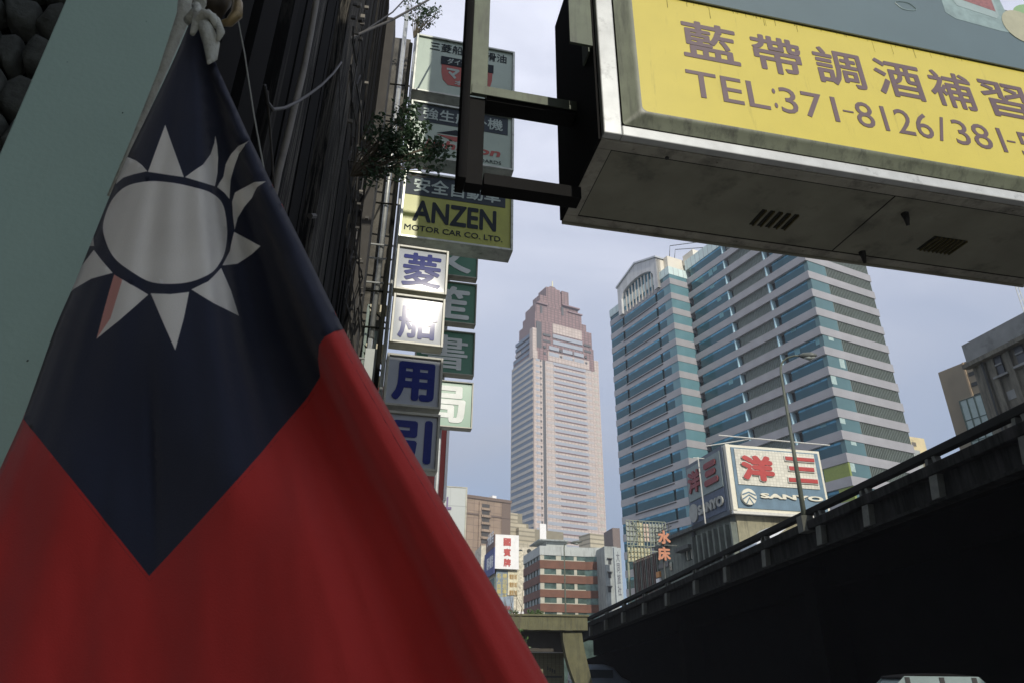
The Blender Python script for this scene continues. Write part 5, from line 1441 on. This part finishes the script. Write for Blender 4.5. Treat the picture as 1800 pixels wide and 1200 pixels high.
# unseen boards added above and behind the camera to shade flag, house and signs
def shadeboard(label, lat0, lat1, yy_, z0, z1):
    fr = Fr(FA.w(yy_, 0, 0), 78)
    t_ = thing('shade_board', fr, label, 'signboard')
    bx('casing', M_frm, t_, lat0, lat1, 0, 0.4, z0, z1)
    bx('face', M_sgn, t_, lat0+0.06, lat1-0.06, -0.02, -0.001, z0+0.06, z1-0.06)
    bx('bracket', M_rail, t_, -0.1, lat0, 0.15, 0.25, z0+0.5, z0+0.6)
shadeboard('tall unseen board added behind the camera to shade the flag and dark house', 1.2, 3.4, -8.0, 5.0, 17.5)
shadeboard('unseen board added behind the camera to shade the lower square signs', 2.8, 4.4, -2.0, 10.8, 13.9)
shadeboard('broad unseen board added above the yellow sign to shade the stacked signboards', 2.5, 5.6, 3.2, 13.9, 20.8)
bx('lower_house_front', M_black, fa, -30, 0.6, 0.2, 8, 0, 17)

# ---------------------------------------------------------------- pale pillar, rough wall and flag in the foreground
def atY(px, py, yv):
    d = ray(px, py); return EYE + d * (yv / d.y)
M_pil = mat('pale green grey paint', (0.31, 0.44, 0.375), 0.6, var=0.05, scale=1.6, stain=0.12, stain_col=(0.26, 0.29, 0.24), bump=0.06, bscale=60)
pl = at(115, 0, 2.35); pr = at(332, 0, 2.2)
d_ = pr - pl; d_.z = 0
azp = math.degrees(math.atan2(d_.x, d_.y))
Pp = Fr((pl.x, pl.y, 0), azp)
ppt = thing('pillar', Pp, 'pale grey green painted pillar face with faint specks behind the flag at the left', 'pillar')
wp = d_.length
bx('face', M_pil, ppt, 0, wp, 0, 0.25, 0, 6, 0.006)
r = random.Random(21)
for i in range(16):
    x_ = r.uniform(0.03, wp-0.05); z_ = r.uniform(1.9, 4.2)
    MB().tube([(x_, -0.0008, z_), (x_+r.uniform(-.004, .004), -0.0015, z_+r.uniform(0.001, 0.004))], r.uniform(0.0008, 0.0022), 5).build('speck', M_cab, ppt) if i < 9 else None
# rough wall left of the pillar: lumpy stones
Rw = Fr(Pp.w(-0.02, 0.30, 0), azp)
M_stone = mat('mottled grey stone', (0.09, 0.10, 0.092), 0.85, var=0.35, scale=9, stain=0.25, bump=0.6, bscale=25)
rwt = thing('rubble_wall', Rw, 'rough dark rubble wall in the upper left corner beside the pale pillar', 'wall')
bx('mortar', M_black, rwt, -1.6, -0.03, 0.12, 0.6, 0, 6)
def stone(x, z, w_, h_):
    m = MB(); n_ = 9
    pts = []
    for i in range(n_):
        a = 2*math.pi*i/n_
        k = 1 + r.uniform(-0.3, 0.22)
        pts.append((x + w_*0.5*k*(abs(math.cos(a))**0.8)*(1 if math.cos(a) > 0 else -1), z + h_*0.5*k*(abs(math.sin(a))**0.8)*(1 if math.sin(a) > 0 else -1)))
    b = len(m.v)
    cx_ = sum(p[0] for p in pts)/n_; cz_ = sum(p[1] for p in pts)/n_
    for s, y in ((1.0, 0.14), (1.0, 0.05), (0.88, 0.02), (0.5, 0.012)):
        m.v += [(cx_+(p[0]-cx_)*s, y+r.uniform(-0.008, 0.008), cz_+(p[1]-cz_)*s) for p in pts]
    for k in range(3):
        for i in range(n_):
            j = (i+1) % n_; m.f.append((k*n_+i, k*n_+j, (k+1)*n_+j, (k+1)*n_+i))
    m.f.append(tuple(3*n_+i for i in range(n_)))
    return m.build('stone', M_stone, rwt, smooth=True)
zc = 2.6
while zc < 5.2:
    h_ = r.uniform(0.09, 0.26); xc = -0.06 - r.uniform(0, 0.05)
    while xc > -1.1:
        w_ = r.uniform(0.07, 0.17)
        stone(xc-w_/2, zc+h_/2, w_*0.95, h_*0.95)
        xc -= w_
    zc += h_

# the flag cloth: a hanging surface gathered at the top, folded at the right
YF = 1.25
LE = [(30, 338), (70, 322), (120, 300), (200, 262), (275, 225), (340, 196), (430, 160), (500, 132), (570, 100), (650, 72), (735, 42), (830, -2), (1000, -70), (1330, -190)]
RE = [(30, 352), (70, 365), (110, 378), (170, 405), (230, 432), (330, 480), (450, 540), (578, 602), (650, 642), (790, 722), (920, 800), (1060, 884), (1200, 963), (1330, 1040)]
def lerp_tab(tab, y):
    if y <= tab[0][0]: return tab[0][1]
    for (a, xa), (b, xb) in zip(tab[:-1], tab[1:]):
        if y <= b:
            t = (y-a)/(b-a); return xa+(xb-xa)*t
    return tab[-1][1]
def smooth_tab(tab, y):
    return (lerp_tab(tab, y-25) + lerp_tab(tab, y) * 2 + lerp_tab(tab, y+25)) / 4 if y > 60 else lerp_tab(tab, y)
PROF = [  # s across the flag, offset towards the viewer, in units of the local width
    (0.0, -0.30), (0.05, -0.12), (0.12, -0.02), (0.25, 0.03), (0.42, 0.035), (0.54, 0.01), (0.60, -0.08), (0.67, -0.29), (0.77, -0.40), (0.85, -0.28), (0.90, 0.0), (0.945, 0.06), (0.98, 0.02), (1.0, -0.10)]
PROFR = [(0.0, -0.10), (0.06, -0.04), (0.16, 0.05), (0.27, -0.02), (0.36, -0.09), (0.47, -0.01), (0.58, 0.03), (0.68, 0.0), (0.75, -0.09), (0.80, -0.17), (0.86, -0.12), (0.91, 0.03), (0.94, 0.06), (0.97, 0.03), (1.0, -0.06)]
def ptab(tab, s):
    s = min(max(s, 0), 1)
    for (a, xa), (b, xb) in zip(tab[:-1], tab[1:]):
        if s <= b:
            t = (s-a)/(b-a); t = t*t*(3-2*t); return xa+(xb-xa)*t
    return tab[-1][1]
def flag_pt(px, py):
    l, r_ = smooth_tab(LE, py), smooth_tab(RE, py)
    s = (px-l)/(r_-l)
    wid = (r_-l)/1200.0 * YF
    k = min(max((py-560)/420, 0), 1); k = k*k*(3-2*k)
    off = ptab(PROF, s)*(1-k) + ptab(PROFR, s)*k
    off *= min(wid, 0.55) * (0.8 if py < 620 else 0.8 - 0.15*k)
    # soft creases that fan out from the gathered corner
    ang = math.atan2(px-345, py+10)
    cre = 0.0035*math.sin(ang*46+1.1*math.sin(py*0.006)) + 0.005*math.sin(ang*19+2.0)
    cre *= min(1.0, (py)/420.0)
    cre += 0.006*math.sin((px-0.42*py)*0.021+0.9*math.sin(py*0.011)) * min(1, max(0, (py-500)/300.0))
    cre += 0.009*noise.noise(Vector((px*0.010+py*0.002, py*0.0035, 1.3)))
    cre -= 0.016*math.exp(-((px-268-0.03*(py-800))/9.0)**2)*max(0.0, 1-abs(py-810)/200.0)
    cre += 0.0025*noise.noise(Vector((px*0.03, py*0.008, 7.7)))
    cre += 0.004*noise.noise(Vector((px*0.006, py*0.003, 0.3)))
    lean = 0.22*max(0, (py-450)/750.0)*s
    return atY(px, py, YF - off - cre - lean)
def interp_poly(pts, step=9):
    out_ = []
    for (a, b) in zip(pts, pts[1:]+pts[:1]):
        n_ = max(1, int(math.hypot(b[0]-a[0], b[1]-a[1])/step))
        for i in range(n_): out_.append((a[0]+(b[0]-a[0])*i/n_, a[1]+(b[1]-a[1])*i/n_))
    return out_
def catmull(pts, n_=6):
    out_ = []; N_ = len(pts)
    for i in range(N_):
        p0, p1, p2, p3 = pts[i-1], pts[i], pts[(i+1) % N_], pts[(i+2) % N_]
        for k in range(n_):
            t = k/n_
            out_.append(tuple(0.5*((2*p1[c]) + (-p0[c]+p2[c])*t + (2*p0[c]-5*p1[c]+4*p2[c]-p3[c])*t*t + (-p0[c]+3*p1[c]-3*p2[c]+p3[c])*t**3) for c in (0, 1)))
    return out_
cv = lambda pts: [(x/2.666, 200+y/2.666) for x, y in pts]
disc = catmull(cv([(487, 560), (495, 480), (535, 395), (600, 340), (700, 319), (800, 325), (900, 345), (985, 372), (1040, 422), (1060, 505), (1060, 600), (1038, 685), (985, 750), (900, 788), (800, 800), (700, 788), (610, 737), (530, 668)]))
rays_ = [
    [(695, 275), (735, 165), (775, 55), (820, 180), (862, 300)],
    [(692, 272), (668, 244), (640, 222), (600, 205), (577, 240), (556, 290), (545, 332), (580, 302), (630, 286)],
    [(868, 300), (950, 240), (985, 190), (1003, 140), (1008, 105), (1017, 150), (1022, 210), (1018, 280), (1005, 342)],
    [(1015, 345), (1045, 300), (1056, 240), (1085, 190), (1120, 152), (1165, 130), (1150, 147), (1122, 190), (1102, 245), (1080, 310), (1076, 360), (1074, 402), (1050, 372)],
    [(1086, 415), (1100, 372), (1150, 345), (1195, 322), (1245, 320), (1205, 346), (1183, 395), (1145, 440), (1112, 490), (1098, 545), (1090, 480)],
    [(1096, 556), (1140, 580), (1190, 605), (1224, 621), (1180, 660), (1112, 705), (1040, 713), (1075, 645)],
    [(1035, 725), (1080, 830), (1117, 948), (1000, 890), (898, 826), (975, 788)],
    [(887, 838), (862, 960), (822, 1108), (770, 990), (708, 844), (800, 848)],
    [(537, 756), (620, 805), (697, 850), (560, 970), (455, 1055), (490, 920), (515, 830)],
    [(442, 640), (480, 690), (530, 748), (430, 775), (350, 822), (322, 848), (340, 800), (385, 715)],
    [(410, 622), (424, 592), (440, 562), (441, 600), (444, 622)]]
pink_ray = cv([(537, 756), (575, 780), (520, 960), (455, 1055), (490, 920), (515, 830)])
polys = [('white', interp_poly(disc, 14))]
for q in rays_: polys.append(('white', interp_poly(cv(q), 10)))
blue = [(x, y) for y, x in []]
left_in = lambda y: smooth_tab(LE, y)
right_in = lambda y: smooth_tab(RE, y)
bl = [(left_in(y), y) for y in range(32, 736, 16)] + [(42, 736), (263, 1012), (330, 940), (395, 868), (455, 800), (505, 740), (540, 700), (564, 662), (560, 630), (562, 606), (572, 592), (588, 583), (right_in(579), 579)] + [(right_in(y), y) for y in range(568, 32, -16)]
polys.append(('blue', bl))
outer = [(left_in(y), y) for y in range(32, 1331, 16)] + [(left_in(1330) + (right_in(1330)-left_in(1330))*i/60, 1330) for i in range(1, 60)] + [(right_in(y), y) for y in range(1330, 32, -16)]
V2, E2 = [], []
def addloop(pts):
    b = len(V2)
    V2.extend(Vector(p) for p in pts)
    E2.extend((b+i, b+(i+1) % len(pts)) for i in range(len(pts)))
addloop(outer)
for c, p in polys: addloop(interp_poly(p, 14) if c == 'blue' else p)
addloop(interp_poly(pink_ray, 12))
def inside(p, poly):
    x, y = p; c = False; n_ = len(poly); j = n_-1
    for i in range(n_):
        xi, yi = poly[i]; xj, yj = poly[j]
        if (yi > y) != (yj > y) and x < (xj-xi)*(y-yi)/(yj-yi)+xi: c = not c
        j = i
    return c
r = random.Random(2)
yv = 40
while yv < 1325:
    l, rr_ = left_in(yv), right_in(yv)
    n_ = max(6, int((rr_-l)/9))
    for i in range(1, n_):
        V2.append(Vector((l+(rr_-l)*(i+r.uniform(-.15, .15))/n_, yv+r.uniform(-1, 1))))
    yv += 10
res = delaunay_2d_cdt(V2, E2, [], 0, 0.001)
PV, PF_ = res[0], res[2]
fv, ff, fmi = [], [], []
fv = [tuple(flag_pt(p.x, p.y)) for p in PV]
for f in PF_:
    cx_ = sum(PV[i].x for i in f)/len(f); cy_ = sum(PV[i].y for i in f)/len(f)
    if not inside((cx_, cy_), outer): continue
    k = 1
    for c, p in polys:
        if inside((cx_, cy_), p):
            k = 2 if c == 'white' else 0
            break
    if k == 2 and inside((cx_, cy_), pink_ray): k = 3
    ff.append(tuple(f)); fmi.append(k)
def cloth(name, c, trans=0.42):
    m = mat(name, c, 0.85, var=0.04, scale=6, bump=0.0, spec=0.15, trans=trans)
    t = m.node_tree; N = t.nodes; K = t.links.new; p = N['Principled BSDF']
    p.inputs['Sheen Weight'].default_value = 0.25
    tc_ = N.new('ShaderNodeTexCoord'); w1 = N.new('ShaderNodeTexNoise'); w1.inputs['Scale'].default_value = 420; w1.inputs['Detail'].default_value = 2
    K(tc_.outputs['Object'], w1.inputs['Vector']); b = N.new('ShaderNodeBump'); b.inputs['Strength'].default_value = 0.55; b.inputs['Distance'].default_value = 0.002
    K(w1.outputs['Fac'], b.inputs['Height']); K(b.outputs['Normal'], p.inputs['Normal'])
    return m
mb_, mr_, mw_, mp_ = cloth('navy cloth', (0.042, 0.050, 0.082)), cloth('red cloth', (0.62, 0.062, 0.055)), cloth('white cloth', (0.88, 0.87, 0.82)), cloth('white cloth over red', (0.74, 0.42, 0.36))
me = bpy.data.meshes.new('cloth'); me.from_pydata(fv, [], ff)
for m_ in (mb_, mr_, mw_, mp_): me.materials.append(m_)
for p_, k in zip(me.polygons, fmi): p_.material_index = k; p_.use_smooth = True
fl = bpy.data.objects.new('flag', None); COL.objects.link(fl); fl.location = (0, 0, 0)
tag(fl, 'large red flag with a blue corner and white sun, hanging gathered in the foreground', 'flag')
co = bpy.data.objects.new('cloth', me); COL.objects.link(co); co.parent = fl
sm = co.modifiers.new('thickness', 'SOLIDIFY'); sm.thickness = 0.0012
# stitched seams where the blue corner is sewn in, and the folded hem
def seam(pts_, r_, m_):
    q_ = []
    for a, b in zip(pts_[:-1], pts_[1:]):
        n_ = max(2, int(math.hypot(b[0]-a[0], b[1]-a[1])/12))
        q_ += [(a[0]+(b[0]-a[0])*i/n_, a[1]+(b[1]-a[1])*i/n_) for i in range(n_)]
    q_.append(pts_[-1])
    P3 = [flag_pt(*p) for p in q_]
    P3 = [p + (EYE-p).normalized()*0.0008 for p in P3]
    return MB().tube(P3, r_, 6, cap=False).build('seam', m_, fl, smooth=True)
M_seam = cloth('seam thread', (0.30, 0.03, 0.035), 0.0)
M_seamb = cloth('dark seam thread', (0.02, 0.025, 0.045), 0.0)
edge_ = [(42, 736), (263, 1012), (330, 940), (395, 868), (455, 800), (505, 740), (540, 700), (564, 662)]
seam([(p[0], p[1]+9) for p in edge_], 0.0007, M_seam)
seam([(p[0], p[1]-5) for p in edge_[:2]], 0.0006, M_seamb)
seam([(p[0], p[1]-7) for p in edge_[1:]], 0.0006, M_seamb)
seam([(right_in(y)-16, y) for y in range(600, 1320, 30)], 0.0009, M_seam)
# knotted white ties, pole and its socket
M_tie = mat('soiled white cloth', (0.40, 0.42, 0.37), 0.85, var=0.15, scale=30, bump=0.5, bscale=60)
def blob(pts_, rads, m_, nm, yv, n_=10):
    o = MB().tube([atY(a, b, yv + (0.01*math.sin(i*2.1))) - Vector((0, 0, 0)) for i, (a, b) in enumerate(pts_)], rads, n_).build(nm, m_, fl, smooth=True)
    return o
blob([(345, 8), (350, 30), (362, 50), (372, 78), (372, 100), (366, 112)], [0.010, 0.014, 0.018, 0.020, 0.014, 0.003], M_tie, 'tie', YF-0.03)
blob([(338, 60), (346, 38), (360, 24), (374, 30), (380, 48)], [0.006, 0.012, 0.013, 0.011, 0.006], M_tie, 'tie', YF-0.05)
blob([(332, 38), (345, 20), (352, 5), (350, -20)], [0.014, 0.012, 0.016, 0.018], M_tie, 'tie', YF-0.01)
blob([(365, 20), (382, 36), (388, 56), (383, 72)], [0.006, 0.008, 0.010, 0.004], M_tie, 'tie', YF-0.04)
po_ = MB().tube([atY(330, -40, YF+0.02), atY(322, 30, YF+0.03), atY(285, 128, YF+0.08), atY(228, 262, YF+0.16), atY(190, 345, YF+0.2)], [0.020, 0.017, 0.010, 0.0055, 0.003], 10).build('sleeve_cord', M_tie, fl, smooth=True)
bk = bpy.data.objects.new('flag_pole_socket', None); COL.objects.link(bk)
tag(bk, 'brown metal socket of the flag pole at the top edge above the flag', 'pole socket')
M_brz = mat('worn brown metal', (0.16, 0.12, 0.055), 0.4, metal=0.5, var=0.4, scale=25, stain=0.4)
cpx = [(338, -14), (345, 12), (362, 30), (385, 42), (403, 40), (416, 26), (418, 8), (410, -16)]
MB().tube([atY(a, b, YF+0.06) for a, b in cpx], [0.012, 0.012, 0.011, 0.008, 0.012, 0.016, 0.014, 0.012], 10).build('ring', M_brz, bk, smooth=True)
MB().tube([atY(378, -60, YF+0.1), atY(376, -5, YF+0.1), atY(372, 20, YF+0.08)], [0.055, 0.05, 0.03], 16).build('cup', mat('dark bronze', (0.03, 0.022, 0.012), 0.5, metal=0.4), bk, smooth=True)
MB().tube([atY(376, -220, YF+0.1), atY(378, -60, YF+0.1)], [0.02, 0.02], 12).build('pole', M_brz, bk, smooth=True)
MB().tube([atY(417, 28, YF+0.12), atY(430, 95, YF+0.14), atY(446, 200, YF+0.16), atY(470, 330, YF+0.18)], 0.0022, 6).build('stay_cord', mat('pale cord', (0.24, 0.25, 0.22), 0.8), bk)

# ---------------------------------------------------------------- city haze
hm = bpy.data.materials.new('city haze'); hm.use_nodes = True
ht = hm.node_tree; ht.nodes.clear()
ho = ht.nodes.new('ShaderNodeOutputMaterial'); hv = ht.nodes.new('ShaderNodeVolumePrincipled')
hv.inputs['Color'].default_value = (0.78, 0.83, 0.92, 1)
hv.inputs['Density'].default_value = 0.00034
hv.inputs['Anisotropy'].default_value = 0.2
ht.links.new(hv.outputs[0], ho.inputs['Volume'])
hz = MB().box(-1000, 1000, -1000, 1000, -1.5, 275).build('haze', hm)
tag(hz, 'thin pale haze over the whole city', None, kind='stuff')
SC.cycles.volume_bounces = 1
